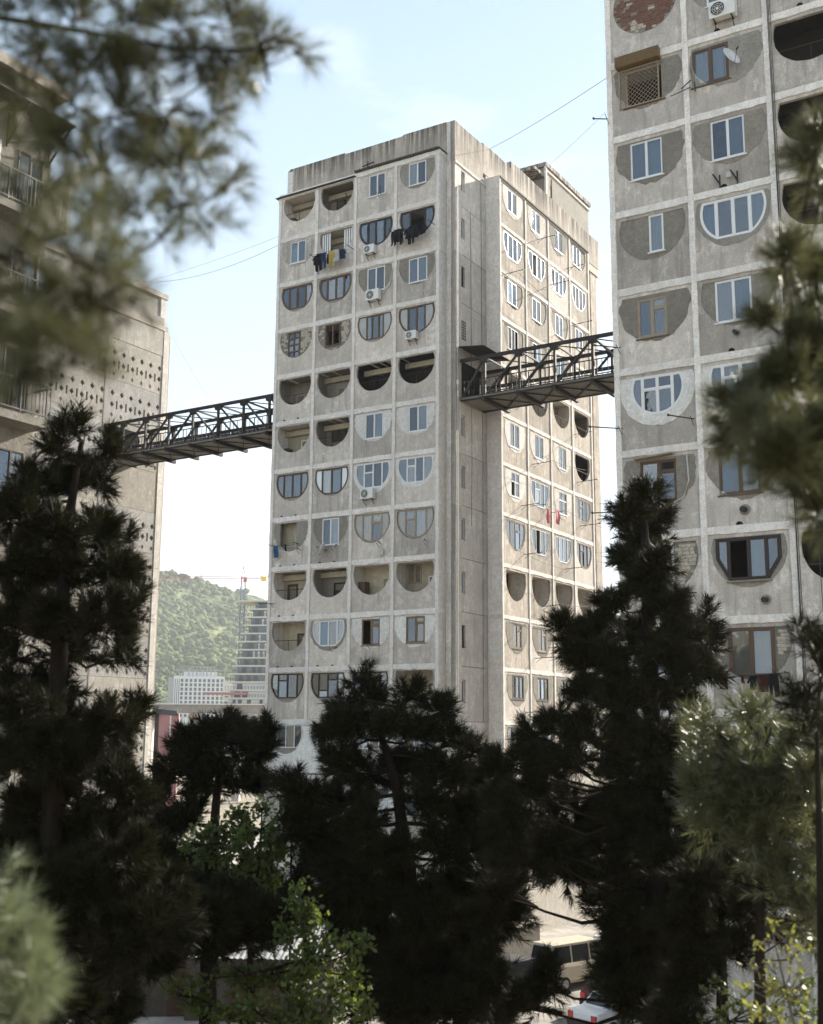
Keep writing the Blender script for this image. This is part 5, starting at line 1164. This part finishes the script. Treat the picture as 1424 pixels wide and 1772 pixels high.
def car(kind, paint, p, head, label, name, cat):
    o = thing(name, label, cat, (p.x, p.y, .03), head, 'cars parked in the yard')
    if kind == 'van': L, Wd, st, gh = 4.6, 1.72, [(0, .42, 1.02), (.06, .34, 1.12), (.5, .3, 1.18), (3.4, .3, 1.16), (4.2, .32, 1.02), (4.52, .36, .85), (4.6, .45, .72)], [(.05, 1.1), (.22, 1.98), (3.15, 2.0), (3.45, 1.92), (4.25, 1.03)]
    elif kind == 'hatch': L, Wd, st, gh = 3.9, 1.66, [(0, .4, .88), (.08, .3, .96), (.8, .26, .98), (2.8, .26, .92), (3.6, .28, .80), (3.84, .34, .66), (3.9, .42, .58)], [(.12, .95), (.55, 1.42), (1.9, 1.46), (2.2, 1.38), (2.95, .92)]
    else: L, Wd, st, gh = 4.4, 1.70, [(0, .42, .84), (.08, .32, .94), (.9, .27, .97), (3.1, .27, .93), (4.05, .29, .80), (4.34, .35, .66), (4.4, .43, .58)], [(.75, .96), (1.25, 1.38), (2.45, 1.42), (2.75, 1.33), (3.4, .93)]
    b = MB(); vs, fs = [], []; n = len(st)
    for x, zb, zt in st:
        e = .86 if x in (0, L) else 1.0; h = Wd/2*e
        sec = [(-h*.9, zb), (-h, zb+.12), (-h, zt-.16), (-h*.93, zt), (h*.93, zt), (h, zt-.16), (h, zb+.12), (h*.9, zb)]
        vs += [(x, y, z) for y, z in sec]
    for i in range(n-1):
        for k in range(8): fs.append((i*8+k, (i+1)*8+k, (i+1)*8+(k+1) % 8, i*8+(k+1) % 8))
    fs += [tuple(range(8)), tuple((n-1)*8+k for k in range(8))[::-1]]
    r = b.add(vs, fs).build('body', M[paint], o, smooth=False); bv = r.modifiers.new('b', 'BEVEL'); bv.width = .04; bv.segments = 2; bv.limit_method = 'ANGLE'
    hw = Wd/2
    # greenhouse: pillars and roof in paint, glass set into it
    def gy(z): return hw*.93 - (z-gh[0][1])*.16
    vs, fs = [], []
    for x, z in gh: vs += [(x, -gy(z), z), (x, gy(z), z)]
    m = len(gh)
    for i in range(m-1): fs.append((2*i, 2*i+1, 2*i+3, 2*i+2))
    fs.append(tuple(2*i for i in range(m))); fs.append(tuple(2*i+1 for i in range(m))[::-1])
    g = MB().add(vs, fs).build('cabin', M[paint], o); bv = g.modifiers.new('b', 'BEVEL'); bv.width = .03; bv.segments = 2
    def quad(name, pts, off):
        MB().add([Vector(q)+Vector(off) for q in pts], [(0, 1, 2, 3)]).build(name, M['car_glass'], g)
    def lerp(i, t): return (gh[i][0]+(gh[i+1][0]-gh[i][0])*t, gh[i][1]+(gh[i+1][1]-gh[i][1])*t)
    for i, nm in ((0, 'rear_window'), (m-2, 'windscreen')):
        (xa, za), (xb, zb_) = lerp(i, .15), lerp(i, .88); q = .82
        nx = Vector((-(zb_-za), 0, xb-xa)).normalized()*.012
        if i == 0: nx = Vector((-(zb_-za), 0, xb-xa)).normalized()*.012
        quad(nm, [(xa, -gy(za)*q, za), (xa, gy(za)*q, za), (xb, gy(zb_)*q, zb_), (xb, -gy(zb_)*q, zb_)], nx if nx.z > 0 else -nx)
    x0, x1 = gh[1][0]-.1, gh[m-2][0]+.2; zl, zh = gh[0][1]+.06, gh[1][1]-.1; nn = 3 if kind == 'van' else 2
    for k in range(nn):
        a, c = x0+(x1-x0)*k/nn+.05, x0+(x1-x0)*(k+1)/nn-.05
        for s in (-1, 1):
            quad('side_window', [(a, s*(gy(zl)+.006), zl), (c, s*(gy(zl)+.006), zl), (c-(.1 if k == nn-1 else 0), s*(gy(zh)+.006), zh), (a+(.1 if k == 0 else 0), s*(gy(zh)+.006), zh)], (0, 0, 0))
    for x in (.78, L-.85):
        for s in (-1, 1):
            w = MB(); w.tube([(x, s*(hw-.2), .3), (x, s*(hw+.012), .3)], .31, 18); wo = w.build('wheel', M['rubber'], o)
            q = MB(); q.tube([(x, s*(hw-.1), .3), (x, s*(hw+.024), .3)], .19, 14); q.build('rim', M['galv'], wo)
    for s in (-1, 1):
        MB().box(Grid((-.012, s*hw*.74, 0), (0, 1, 0), (-1, 0, 0)), -.13, .13, .62, .86 if kind != 'van' else 1.05, -.05, .02).build('tail_lamp', M['lamp_red'], o)
        MB().box(Grid((L-.06, s*hw*.66, 0), (0, 1, 0), (1, 0, 0)), -.17, .17, .52, .68, -.12, .03).build('headlight', M['dish'], o)
    MB().box(Grid((-.02, 0, 0), (0, 1, 0), (-1, 0, 0)), -hw*.9, hw*.9, .34, .52, -.1, .06).build('bumper', M['black'], o)
    MB().box(Grid((L, 0, 0), (0, 1, 0), (1, 0, 0)), -hw*.85, hw*.85, .34, .5, -.1, .04).build('bumper', M['black'], o)
    MB().box(Grid((-.03, 0, 0), (0, 1, 0), (-1, 0, 0)), -.26, .26, .56, .67, -.02, .01).build('number_plate', M['pvc'], o)
    return o
car('van', 'paint_beige', at_ground(945, 1712), RAD(38), 'beige minibus parked with its rear towards the camera', 'minibus', 'minibus')
car('sedan', 'paint_white', at_ground(1020, 1792), RAD(36), 'white car low at the bottom edge in front of the dark red car', 'parked_car', 'car')
car('hatch', 'paint_red', at_ground(1040, 1757), RAD(38), 'dark red car parked beyond the white car', 'parked_car', 'car')
car('hatch', 'paint_dark', at_ground(868, 1722), RAD(40), 'dark car with red tail lamps left of the beige minibus', 'parked_car', 'car')
car('sedan', 'paint_white', at_ground(1053, 1652), RAD(30), 'white car half hidden by branches beyond the minibus', 'parked_car', 'car')

# ------------------------------------------------------------------ trees
RS = np.random.RandomState(12)
def unit(a): return a/np.maximum(1e-9, np.linalg.norm(a, axis=1, keepdims=True))
def np_mesh(name, verts, faces_n, mat, parent=None):
    """verts: N x k x 3 array, one k-gon each"""
    N, k, _ = verts.shape; me = bpy.data.meshes.new(name)
    me.vertices.add(N*k); me.vertices.foreach_set('co', np.ascontiguousarray(verts, np.float32).ravel())
    me.loops.add(N*k); me.loops.foreach_set('vertex_index', np.arange(N*k, dtype=np.int32))
    me.polygons.add(N); me.polygons.foreach_set('loop_start', np.arange(0, N*k, k, dtype=np.int32))
    me.materials.append(M[mat]); me.update(); return link(name, me, parent)
def needles(pos, dirs, K, L, nl, nw, spread=(25, 68)):
    n = len(pos); t = RS.rand(n, K, 1)**.8
    ph = np.radians(spread[0]+(spread[1]-spread[0])*RS.rand(n, K, 1)); ph = ph*(1.15-.55*t)
    r = RS.randn(n, K, 3); d = dirs[:, None, :]
    perp = r - (r*d).sum(-1, keepdims=True)*d; perp /= np.maximum(1e-9, np.linalg.norm(perp, axis=-1, keepdims=True))
    nd = d*np.cos(ph)+perp*np.sin(ph); base = pos[:, None, :]+d*t*L
    side = np.cross(nd, RS.randn(n, K, 3)); side /= np.maximum(1e-9, np.linalg.norm(side, axis=-1, keepdims=True))
    l = nl*(.7+.5*RS.rand(n, K, 1)); tip = base+nd*l - np.array([0, 0, 1.])*l*.10
    v = np.stack([base-side*nw/2, base+side*nw/2, tip], 2)
    return v.reshape(-1, 3, 3)
def clump_points(c, rad, n):
    u = unit(RS.randn(n, 3))*(RS.rand(n, 1)**(1/2.3)); return c+u*rad, u
def pine(label, Y, trunk, blobs, mat='needle', dens=190, K=34, L=.22, nl=.125, nw=.0105, r0=.16, thick=1.0, depth_j=.55, name='pine_tree', cat='pine tree', group='pine trees in front of the towers', bark='bark', spread=(25, 68), base_z=None, limbs=True):
    tp = [at(x, y, Y) for x, y in trunk]
    base = tp[0].copy()
    if base_z is not None: base.z = base_z
    o = thing(name, label, cat, tuple(base), 0, group); B0 = Vector(base)
    tpl = [p-B0 for p in tp]
    MB().tube(tpl, r0, 9, r2=r0*.16).build('trunk', M[bark], o, smooth=True)
    px = Y/F_PX; P, D = [], []; tr = np.array([tuple(p) for p in tpl])
    grow = name != 'pine_tree'
    tr = np.concatenate([tr[:-1]+(tr[1:]-tr[:-1])*f for f in np.linspace(0, 1, 7)[:-1]]+[tr[-1:]])
    for (x, y, rx, ry) in blobs:
        dy = RS.uniform(-depth_j, depth_j)*thick*min(2.2, 1+0*rx)
        cpt = np.array(tuple(at(x, y, Y) - B0)); cpt = cpt + np.array([cpt[0]+B0.x, Y, cpt[2]+B0.z-CZ])*(dy/Y)*1.0
        rad = np.array([rx*px, min(rx, ry)*px*thick, ry*px]); n = max(4, int(dens*math.pi*rad[0]*rad[2])); rad = np.maximum(rad*.55, rad-nl*.7)
        # nearest trunk point somewhat below the clump
        k = np.argmin(np.abs(tr[:, 2]-(cpt[2]-rad[2]*.6)) + .3*np.linalg.norm(tr-cpt, axis=1)); tb = tr[k]
        if grow:      # a bough branches from whatever already grew nearest
            tb = tr[np.argmin(np.linalg.norm(tr-cpt, axis=1))]; tr = np.concatenate([tr, cpt[None]])
        n3 = int(n*.10); p3, u3 = clump_points(cpt, rad, n3); p3 = cpt+u3*rad*(1.0+.5*RS.rand(n3, 1)); P.append(p3); D.append(unit(u3+np.array([0, 0, .5])+RS.randn(n3, 3)*.3))
        nb = 8; n2 = int(n*.68); n1 = n-n2
        p, u = clump_points(cpt, rad*.8, n1); out = unit((p-tb)*np.array([1, 1, .35]))
        P.append(p); D.append(unit(out*.75+u*.55+np.array([0, 0, .55])+RS.randn(n1, 3)*.35))
        oc = unit((cpt-tb)[None]*np.array([1, 1, .3]))[0]
        bd = unit(oc*.35+RS.randn(nb, 3)*.8+np.array([0, 0, .38])); be = bd*rad*(.55+.75*RS.rand(nb, 1)**.7)
        w = RS.randint(0, nb, n2); t = .15+.85*RS.rand(n2, 1)**.75
        p2 = cpt+be[w]*t + np.array([0, 0, 1.])*(t**2)*rad[2]*.15 + RS.randn(n2, 3)*rad*.13*(1.1-.5*t)
        P.append(p2); D.append(unit(bd[w]*.9+np.array([0, 0, .5])+RS.randn(n2, 3)*.42))
        if limbs:
            mid = (tb+cpt)/2+np.array([0, 0, -.12*np.linalg.norm(tb-cpt)]); br = MB(); R = max(.004, min(r0*.17, .012+.02*np.linalg.norm(cpt-tb)) if r0 > .04 else r0*.22)
            pts = [tb, (tb+mid)/2+RS.randn(3)*.03, mid, (mid+cpt)/2+RS.randn(3)*.04, cpt]
            br.tube(pts, R, 5, r2=R*.35)
            for q in range(nb):
                e = cpt+be[q]; br.tube([mid*.4+cpt*.6, (cpt+e)/2+RS.randn(3)*rad*.08, e], R*.4, 4, r2=R*.12)
            br.build('branch', M[bark], o, smooth=True)
    P, D = np.concatenate(P), np.concatenate(D)
    np_mesh('crown', needles(P, D, K, L, nl, nw, spread), 3, mat, o)['kind'] = 'stuff'
    return o
pine('tall dark pine with a straight trunk at the left, its crown reaching the left footbridge', 11.5,
  [(98, 1900), (100, 1600), (100, 1300), (108, 1080), (120, 900), (140, 770)],
  [(105, 790, 30, 30), (125, 760, 22, 30), (180, 800, 24, 34), (60, 860, 40, 40), (115, 860, 45, 45), (165, 840, 40, 45), (30, 900, 40, 45), (90, 940, 60, 50), (160, 930, 48, 40), (215, 950, 16, 20), (235, 1060, 14, 22), (40, 1000, 55, 55), (120, 1010, 60, 50), (190, 1010, 50, 45), (30, 1090, 50, 50), (100, 1095, 60, 45), (180, 1090, 60, 45), (30, 1150, 40, 26), (200, 1150, 45, 24), (120, 1140, 50, 28), (50, 1250, 60, 40), (130, 1265, 60, 40), (190, 1265, 50, 36), (232, 1255, 22, 32), (30, 1330, 50, 55), (110, 1340, 60, 50), (190, 1330, 60, 45), (232, 1395, 30, 36), (60, 1420, 50, 40), (30, 1500, 30, 40), (200, 1380, 60, 40), (220, 1500, 55, 45), (130, 1510, 70, 45), (60, 1560, 60, 50), (180, 1560, 80, 55), (110, 1620, 80, 60), (220, 1620, 70, 60), (290, 1600, 60, 50), (130, 1700, 60, 50), (250, 1670, 60, 35), (80, 1760, 60, 50), (60, 1480, 60, 50), (160, 1450, 60, 44), (150, 1570, 70, 50), (270, 1550, 60, 44), (180, 1680, 60, 44), (140, 1760, 50, 40), (40, 1620, 60, 50), (50, 1200, 44, 30), (110, 1215, 40, 34), (30, 1230, 40, 30), (110, 1400, 60, 40), (170, 1300, 50, 36), (80, 1300, 50, 36), (200, 1730, 40, 26)],
  dens=300, K=54, L=.20, nl=.15, nw=.0105, r0=.155)
pine('dark feathery pine between the left tower and the middle tower', 18,
  [(372, 1900), (370, 1600), (380, 1400), (395, 1230)],
  [(403, 1262, 22, 22), (372, 1280, 24, 22), (340, 1300, 26, 24), (438, 1285, 24, 26), (464, 1272, 12, 26), (400, 1290, 50, 38), (345, 1310, 45, 38), (450, 1310, 28, 38), (310, 1345, 34, 30), (370, 1360, 60, 40), (430, 1365, 38, 32), (285, 1400, 30, 40), (340, 1420, 40, 40), (300, 1450, 44, 34), (285, 1500, 40, 40), (350, 1530, 60, 36), (420, 1540, 55, 38), (470, 1560, 40, 50), (320, 1580, 60, 45), (390, 1600, 70, 50), (450, 1630, 46, 36), (340, 1650, 60, 34), (280, 1560, 60, 44), (260, 1640, 60, 40), (490, 1590, 36, 40), (420, 1570, 60, 40), (300, 1520, 50, 34)],
  dens=225, K=54, L=.22, nl=.17, nw=.0125, r0=.15)
pine('broad dark pine in front of the middle tower, its bushy tips overlapping the lower windows', 15.5,
  [(735, 1950), (730, 1700), (715, 1500), (690, 1350), (645, 1215)],
  [(630, 1187, 16, 24), (604, 1228, 30, 26), (655, 1222, 26, 26), (714, 1212, 24, 26), (765, 1238, 26, 24), (583, 1275, 24, 26), (630, 1275, 40, 34), (685, 1270, 36, 36), (735, 1275, 34, 30), (785, 1285, 30, 30), (826, 1306, 16, 22), (590, 1330, 34, 30), (645, 1340, 46, 38), (705, 1340, 50, 38), (770, 1345, 44, 36), (820, 1360, 30, 30), (545, 1385, 38, 30), (510, 1372, 20, 28), (600, 1400, 46, 34), (640, 1440, 34, 40), (735, 1400, 38, 36), (790, 1410, 50, 40), (850, 1410, 34, 40), (560, 1450, 46, 36), (610, 1470, 55, 40), (690, 1485, 55, 34), (770, 1480, 50, 34), (830, 1470, 46, 40), (560, 1510, 44, 36), (620, 1530, 60, 44), (700, 1545, 70, 44), (790, 1540, 70, 44), (860, 1530, 46, 44), (600, 1590, 50, 28), (670, 1600, 70, 40), (760, 1600, 66, 36), (840, 1590, 50, 40), (720, 1670, 46, 40), (780, 1690, 70, 56), (845, 1700, 46, 50), (700, 1740, 50, 40), (790, 1760, 70, 40), (720, 1700, 50, 44), (850, 1760, 50, 40), (820, 1640, 50, 36), (750, 1570, 60, 40), (660, 1570, 60, 36), (680, 1640, 46, 30), (530, 1440, 40, 34), (540, 1560, 34, 34), (880, 1590, 44, 40), (650, 1500, 44, 30)],
  dens=265, K=54, L=.22, nl=.165, nw=.0115, r0=.17)
pine('tallest dark pine with a pointed top in front of the gap beside the right tower', 14.5,
  [(1150, 1950), (1150, 1700), (1140, 1450), (1130, 1150), (1118, 950), (1112, 850)],
  [(1112, 858, 36, 24), (1090, 895, 28, 30), (1135, 895, 32, 32), (1110, 935, 46, 30), (1090, 975, 30, 34), (1140, 975, 34, 34), (1115, 1015, 55, 34), (1075, 1050, 44, 30), (1150, 1055, 44, 36), (1040, 1090, 40, 30), (1100, 1095, 55, 36), (975, 1090, 26, 20), (1000, 1115, 34, 24), (1180, 1100, 40, 34), (1222, 1065, 18, 20), (1222, 1110, 26, 30), (1030, 1145, 44, 34), (1090, 1155, 60, 42), (1160, 1155, 52, 40), (1215, 1165, 34, 34), (1040, 1205, 44, 36), (1100, 1220, 60, 40), (1170, 1220, 56, 40), (930, 1272, 26, 24), (975, 1262, 36, 28), (1020, 1265, 44, 34), (1080, 1285, 60, 40), (1150, 1285, 60, 42), (1205, 1270, 34, 40), (905, 1325, 34, 30), (950, 1325, 40, 28), (1000, 1325, 44, 22), (1090, 1345, 55, 36), (1160, 1350, 60, 40), (1210, 1340, 40, 40), (930, 1370, 40, 30), (985, 1395, 44, 26), (1090, 1405, 52, 36), (1160, 1420, 60, 40), (1215, 1410, 36, 40), (900, 1420, 44, 30), (960, 1440, 55, 34), (1030, 1455, 60, 34), (1100, 1470, 60, 40), (1170, 1490, 60, 44), (910, 1490, 50, 40), (980, 1505, 55, 32), (1060, 1520, 60, 36), (1140, 1550, 70, 44), (1200, 1560, 40, 50), (890, 1550, 46, 34), (1100, 1590, 52, 32), (1170, 1620, 66, 50), (1130, 1670, 70, 50), (1190, 1690, 44, 50), (960, 1705, 36, 40), (930, 1740, 36, 30), (1150, 1740, 60, 50), (1100, 1640, 50, 40), (1060, 1560, 50, 30), (1080, 1690, 40, 30), (1110, 1730, 50, 40), (900, 1450, 50, 36), (1010, 1490, 50, 30), (960, 1470, 44, 30), (880, 1390, 36, 34), (860, 1340, 24, 24), (1230, 1470, 40, 44), (1120, 1440, 50, 36), (1050, 1410, 50, 34)],
  dens=275, K=54, L=.21, nl=.155, nw=.011, r0=.19)
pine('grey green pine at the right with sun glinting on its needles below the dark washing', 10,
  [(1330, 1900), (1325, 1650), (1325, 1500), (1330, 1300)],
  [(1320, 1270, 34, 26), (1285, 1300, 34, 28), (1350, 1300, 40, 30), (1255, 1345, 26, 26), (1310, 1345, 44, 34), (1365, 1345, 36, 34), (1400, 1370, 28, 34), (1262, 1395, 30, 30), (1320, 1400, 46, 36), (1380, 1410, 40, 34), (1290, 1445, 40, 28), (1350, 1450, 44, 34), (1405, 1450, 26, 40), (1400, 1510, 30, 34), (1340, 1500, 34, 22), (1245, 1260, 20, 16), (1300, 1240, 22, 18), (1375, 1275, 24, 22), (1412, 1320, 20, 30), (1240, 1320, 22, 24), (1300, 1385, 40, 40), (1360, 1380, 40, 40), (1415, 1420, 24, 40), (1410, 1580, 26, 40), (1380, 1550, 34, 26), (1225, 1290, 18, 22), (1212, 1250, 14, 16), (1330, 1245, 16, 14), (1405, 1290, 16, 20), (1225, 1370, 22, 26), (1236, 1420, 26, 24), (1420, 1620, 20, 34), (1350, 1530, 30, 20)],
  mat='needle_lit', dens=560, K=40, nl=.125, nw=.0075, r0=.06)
pine('dark low pine between the leafy tree and the broad pine at the bottom', 19,
  [(690, 1950), (690, 1800), (680, 1620)],
  [(660, 1620, 40, 30), (700, 1640, 44, 36), (640, 1680, 30, 30), (690, 1700, 50, 40), (650, 1750, 40, 36), (720, 1760, 50, 36), (840, 1740, 50, 36), (780, 1660, 44, 34)],
  dens=260, K=52, L=.22, nl=.16, nw=.013, r0=.1)
pine('low dark pine under the tall left pine at the bottom left', 14,
  [(180, 1950), (185, 1800), (190, 1650)],
  [(120, 1650, 50, 40), (180, 1640, 50, 40), (60, 1680, 50, 44), (140, 1710, 50, 40), (200, 1700, 44, 40), (90, 1750, 50, 40), (180, 1760, 44, 30), (240, 1640, 40, 30), (230, 1760, 24, 20), (300, 1640, 44, 30), (250, 1545, 60, 36), (330, 1560, 60, 36), (400, 1585, 60, 36), (465, 1605, 44, 30), (300, 1605, 60, 36), (370, 1630, 60, 32), (220, 1590, 60, 40), (350, 1600, 50, 36), (430, 1630, 44, 26), (270, 1500, 44, 30)],
  dens=330, K=52, L=.2, nl=.15, nw=.011, r0=.1)
pine('low dark pine filling the shade below the lit pine at the right', 12.5,
  [(1265, 1950), (1262, 1750), (1258, 1600), (1255, 1450)],
  [(1235, 1455, 40, 36), (1250, 1500, 44, 40), (1215, 1530, 40, 36), (1290, 1520, 36, 30), (1240, 1570, 50, 40), (1200, 1600, 44, 44), (1290, 1580, 40, 30), (1330, 1560, 36, 24), (1230, 1640, 46, 40), (1290, 1640, 34, 24), (1210, 1700, 36, 44), (1180, 1760, 40, 40), (1345, 1610, 30, 20), (1400, 1610, 28, 20)],
  dens=360, K=50, L=.2, nl=.14, nw=.0105, r0=.09)
pine('dark pine tufts entering at the right edge beside the lit pine', 8,
  [(1440, 1950), (1432, 1600), (1424, 1400), (1418, 1250), (1428, 1090)],
  [(1398, 1100, 22, 18), (1416, 1125, 20, 24), (1392, 1205, 24, 26), (1416, 1222, 22, 24), (1400, 1245, 26, 14), (1420, 1280, 12, 30), (1428, 1160, 12, 40)],
  dens=800, K=40, L=.16, nl=.10, nw=.006, r0=.038)
# near, out of focus boughs
pine('out of focus dark pine bough with glinting tips hanging in at the right edge', 4.4,
  [(1600, 1000), (1540, 800), (1480, 650), (1420, 600)],
  [(1410, 560, 34, 60), (1400, 640, 40, 60), (1410, 730, 40, 60), (1365, 660, 36, 40), (1370, 740, 40, 40), (1400, 810, 36, 50), (1350, 790, 40, 34), (1310, 690, 30, 36), (1275, 740, 30, 34), (1320, 740, 34, 34), (1265, 700, 18, 30), (1400, 600, 40, 60), (1385, 690, 40, 50), (1400, 760, 40, 50), (1405, 480, 26, 34), (1370, 470, 30, 26), (1350, 445, 24, 20), (1410, 240, 22, 26), (1395, 270, 20, 20), (1415, 320, 20, 22), (1415, 880, 24, 40), (1390, 850, 24, 30), (1330, 560, 14, 30)],
  mat='needle_near', dens=3600, K=42, L=.10, nl=.085, nw=.0032, r0=.03, name='pine_bough', cat='pine bough', group='out of focus boughs near the camera')
pine('large out of focus pine bough filling the top left corner', 2.6,
  [(-250, 40), (-80, 30), (120, 60), (300, 90), (470, 90)],
  [(30, 20, 60, 40), (120, 40, 60, 44), (210, 40, 60, 44), (300, 40, 60, 44), (385, 50, 54, 44), (450, 70, 50, 44), (505, 95, 26, 24), (420, 130, 54, 34), (60, 100, 60, 44), (150, 120, 60, 44), (240, 120, 60, 44), (330, 120, 60, 44), (30, 180, 44, 40), (110, 190, 54, 44), (190, 210, 60, 44), (280, 210, 60, 44), (360, 200, 46, 44), (330, 280, 54, 40), (250, 290, 54, 40), (170, 290, 44, 40), (385, 330, 30, 40), (310, 360, 46, 34), (360, 395, 34, 24), (120, 270, 50, 40), (60, 260, 40, 40), (300, 300, 50, 40), (200, 140, 60, 50), (380, 120, 54, 44), (150, 350, 50, 40), (100, 330, 40, 34), (270, 420, 30, 24), (230, 380, 44, 34), (200, 430, 34, 24)],
  mat='needle_near', dens=2100, K=46, L=.055, nl=.062, nw=.0017, r0=.013, thick=1.6, depth_j=.12, name='pine_bough', cat='pine bough', group='out of focus boughs near the camera')
pine('out of focus green pine bough drooping at the left in front of the pierced tower', 2.0,
  [(-200, 420), (-60, 440), (60, 470), (150, 500)],
  [(30, 430, 40, 34), (110, 440, 46, 30), (170, 455, 40, 30), (30, 510, 46, 40), (110, 510, 50, 36), (185, 520, 40, 36), (225, 530, 26, 24), (30, 590, 46, 40), (100, 590, 46, 40), (160, 590, 36, 34), (30, 660, 44, 34), (90, 660, 34, 30), (60, 380, 46, 34), (20, 340, 40, 40), (140, 390, 40, 30), (70, 550, 50, 44), (140, 560, 50, 40), (190, 480, 44, 34), (60, 620, 46, 40), (130, 640, 40, 34), (20, 710, 34, 26)],
  mat='needle_near', dens=2500, K=44, L=.05, nl=.062, nw=.0017, r0=.010, thick=1.6, depth_j=.1, name='pine_bough', cat='pine bough', group='out of focus boughs near the camera')
pine('bright out of focus young pine at the bottom left corner', 3.2,
  [(-20, 1950), (0, 1800), (5, 1600), (10, 1510)],
  [(8, 1535, 14, 34), (20, 1600, 30, 50), (36, 1640, 30, 50), (60, 1700, 30, 50), (30, 1680, 44, 50), (40, 1760, 44, 44), (-10, 1640, 30, 60), (66, 1650, 14, 34), (70, 1720, 20, 40)],
  mat='needle_bush', dens=1300, K=40, L=.06, nl=.075, nw=.0022, r0=.010, thick=1.2, depth_j=.06, name='young_pine', cat='pine tree', group='out of focus boughs near the camera')
def leafy(label, Y, trunk, blobs, mat, size, dens, r0, name='leafy_tree', cat='tree', bark='bark', group='leafy trees and shrubs', tw=6):
    tp = [at(x, y, Y) for x, y in trunk]; B0 = tp[0].copy(); o = thing(name, label, cat, tuple(B0), 0, group)
    tpl = [p-B0 for p in tp]; MB().tube(tpl, r0, 8, r2=r0*.25).build('trunk', M[bark], o, smooth=True)
    px = Y/F_PX; V = []; tr = np.array([tuple(p) for p in tpl])
    for (x, y, rx, ry) in blobs:
        cpt = np.array(tuple(at(x, y, Y + RS.uniform(-.6, .6)*rx*px) - B0)); rad = np.array([rx, min(rx, ry), ry])*px
        br = MB(); k = np.argmin(np.abs(tr[:, 2]-(cpt[2]-rad[2]))); tb = tr[k]; mid = (tb+cpt)/2+np.array([0, 0, -.06])
        R = max(.006, r0*.3); br.tube([tb, mid, cpt], R, 5, r2=R*.4); ends = []
        for _ in range(tw):
            e = cpt+unit(RS.randn(1, 3))[0]*rad; br.tube([cpt*.6+mid*.4, (cpt+e)/2+RS.randn(3)*rad*.15, e], R*.4, 4, r2=R*.1); ends.append(e)
        br.build('branch', M[bark], o, smooth=True)
        n = max(4, int(dens*math.pi*rad[0]*rad[2])); p, u = clump_points(cpt, rad, n)
        pull = np.array(ends)[RS.randint(0, len(ends), n)]; t = RS.rand(n, 1)*.75; p = p*(1-t)+(cpt+(pull-cpt)*RS.rand(n, 1))*t
        a = unit(RS.randn(n, 3)+np.array([0, 0, -.3])); b_ = unit(np.cross(a, RS.randn(n, 3)+np.array([0, 0, .8]))); s = size*(.6+.7*RS.rand(n, 1))
        V.append(np.stack([p, p+a*s*.5+b_*s*.32, p+a*s, p+a*s*.5-b_*s*.32], 1))
    np_mesh('crown', np.concatenate(V), 4, mat, o)['kind'] = 'stuff'; return o
leafy('green leafy tree with sunlit yellowish leaves between the dark pines', 16.5, [(440, 1800), (445, 1600), (460, 1440)],
  [(430, 1455, 40, 34), (480, 1450, 36, 44), (395, 1490, 34, 30), (450, 1500, 46, 34), (360, 1480, 26, 26), (505, 1420, 22, 40), (345, 1510, 24, 24), (500, 1480, 24, 30), (380, 1440, 34, 26), (330, 1470, 26, 24), (420, 1410, 30, 22), (460, 1400, 26, 24), (400, 1530, 40, 26), (470, 1530, 34, 24), (430, 1430, 44, 30), (400, 1460, 44, 34), (470, 1480, 44, 40), (360, 1450, 30, 30), (500, 1390, 16, 30)], 'leaf', .085, 700, .06)
leafy('large green leafy tree low in the middle in front of the sheds', 13.3, [(530, 1960), (530, 1800), (540, 1660), (530, 1540)],
  [(520, 1550, 34, 40), (545, 1610, 44, 40), (500, 1620, 34, 40), (590, 1640, 44, 34), (540, 1680, 55, 40), (470, 1690, 46, 30), (410, 1690, 46, 26), (620, 1690, 36, 34), (350, 1700, 34, 24), (440, 1740, 60, 30), (530, 1740, 60, 36), (600, 1740, 50, 36), (370, 1745, 40, 24), (480, 1765, 60, 24), (640, 1630, 30, 24), (560, 1770, 60, 26), (560, 1650, 60, 50), (500, 1700, 60, 44), (600, 1700, 50, 40), (430, 1700, 60, 40), (350, 1740, 50, 34), (400, 1760, 60, 30), (640, 1740, 34, 40), (310, 1710, 36, 26), (540, 1580, 40, 40), (620, 1650, 30, 34)], 'leaf', .075, 620, .05)
leafy('small bright leafy tip poking above the dark pine beside the tower base', 16, [(512, 1800), (512, 1450), (510, 1345)],
  [(505, 1345, 12, 10), (518, 1352, 10, 10), (512, 1375, 12, 14)], 'leaf', .11, 260, .018)
leafy('twiggy shrub with yellow green leaves at the bottom right corner', 8, [(1400, 1950), (1395, 1800), (1370, 1700), (1345, 1600)],
  [(1350, 1590, 24, 18), (1330, 1620, 26, 16), (1380, 1610, 24, 16), (1310, 1660, 26, 14), (1350, 1665, 30, 20), (1395, 1665, 26, 24), (1340, 1700, 34, 22), (1390, 1715, 30, 26), (1350, 1745, 40, 24), (1405, 1755, 24, 24), (1380, 1640, 30, 24), (1410, 1700, 26, 30), (1320, 1740, 30, 22), (1360, 1700, 34, 26), (1410, 1620, 18, 24), (1300, 1700, 22, 16)], 'leaf_yellow', .05, 520, .016, 'leafy_shrub', 'shrub', 'bark_grey', tw=9)
leafy('low dark shrub below the yellow green shrub at the right', 12, [(1270, 1900), (1275, 1760)],
  [(1260, 1745, 40, 22), (1320, 1760, 40, 24), (1225, 1760, 30, 24), (1300, 1720, 40, 26), (1360, 1730, 40, 30), (1410, 1740, 30, 34), (1250, 1700, 34, 24), (1400, 1690, 30, 24), (1340, 1690, 34, 20)], 'hedge', .07, 420, .03, 'leafy_shrub', 'shrub')
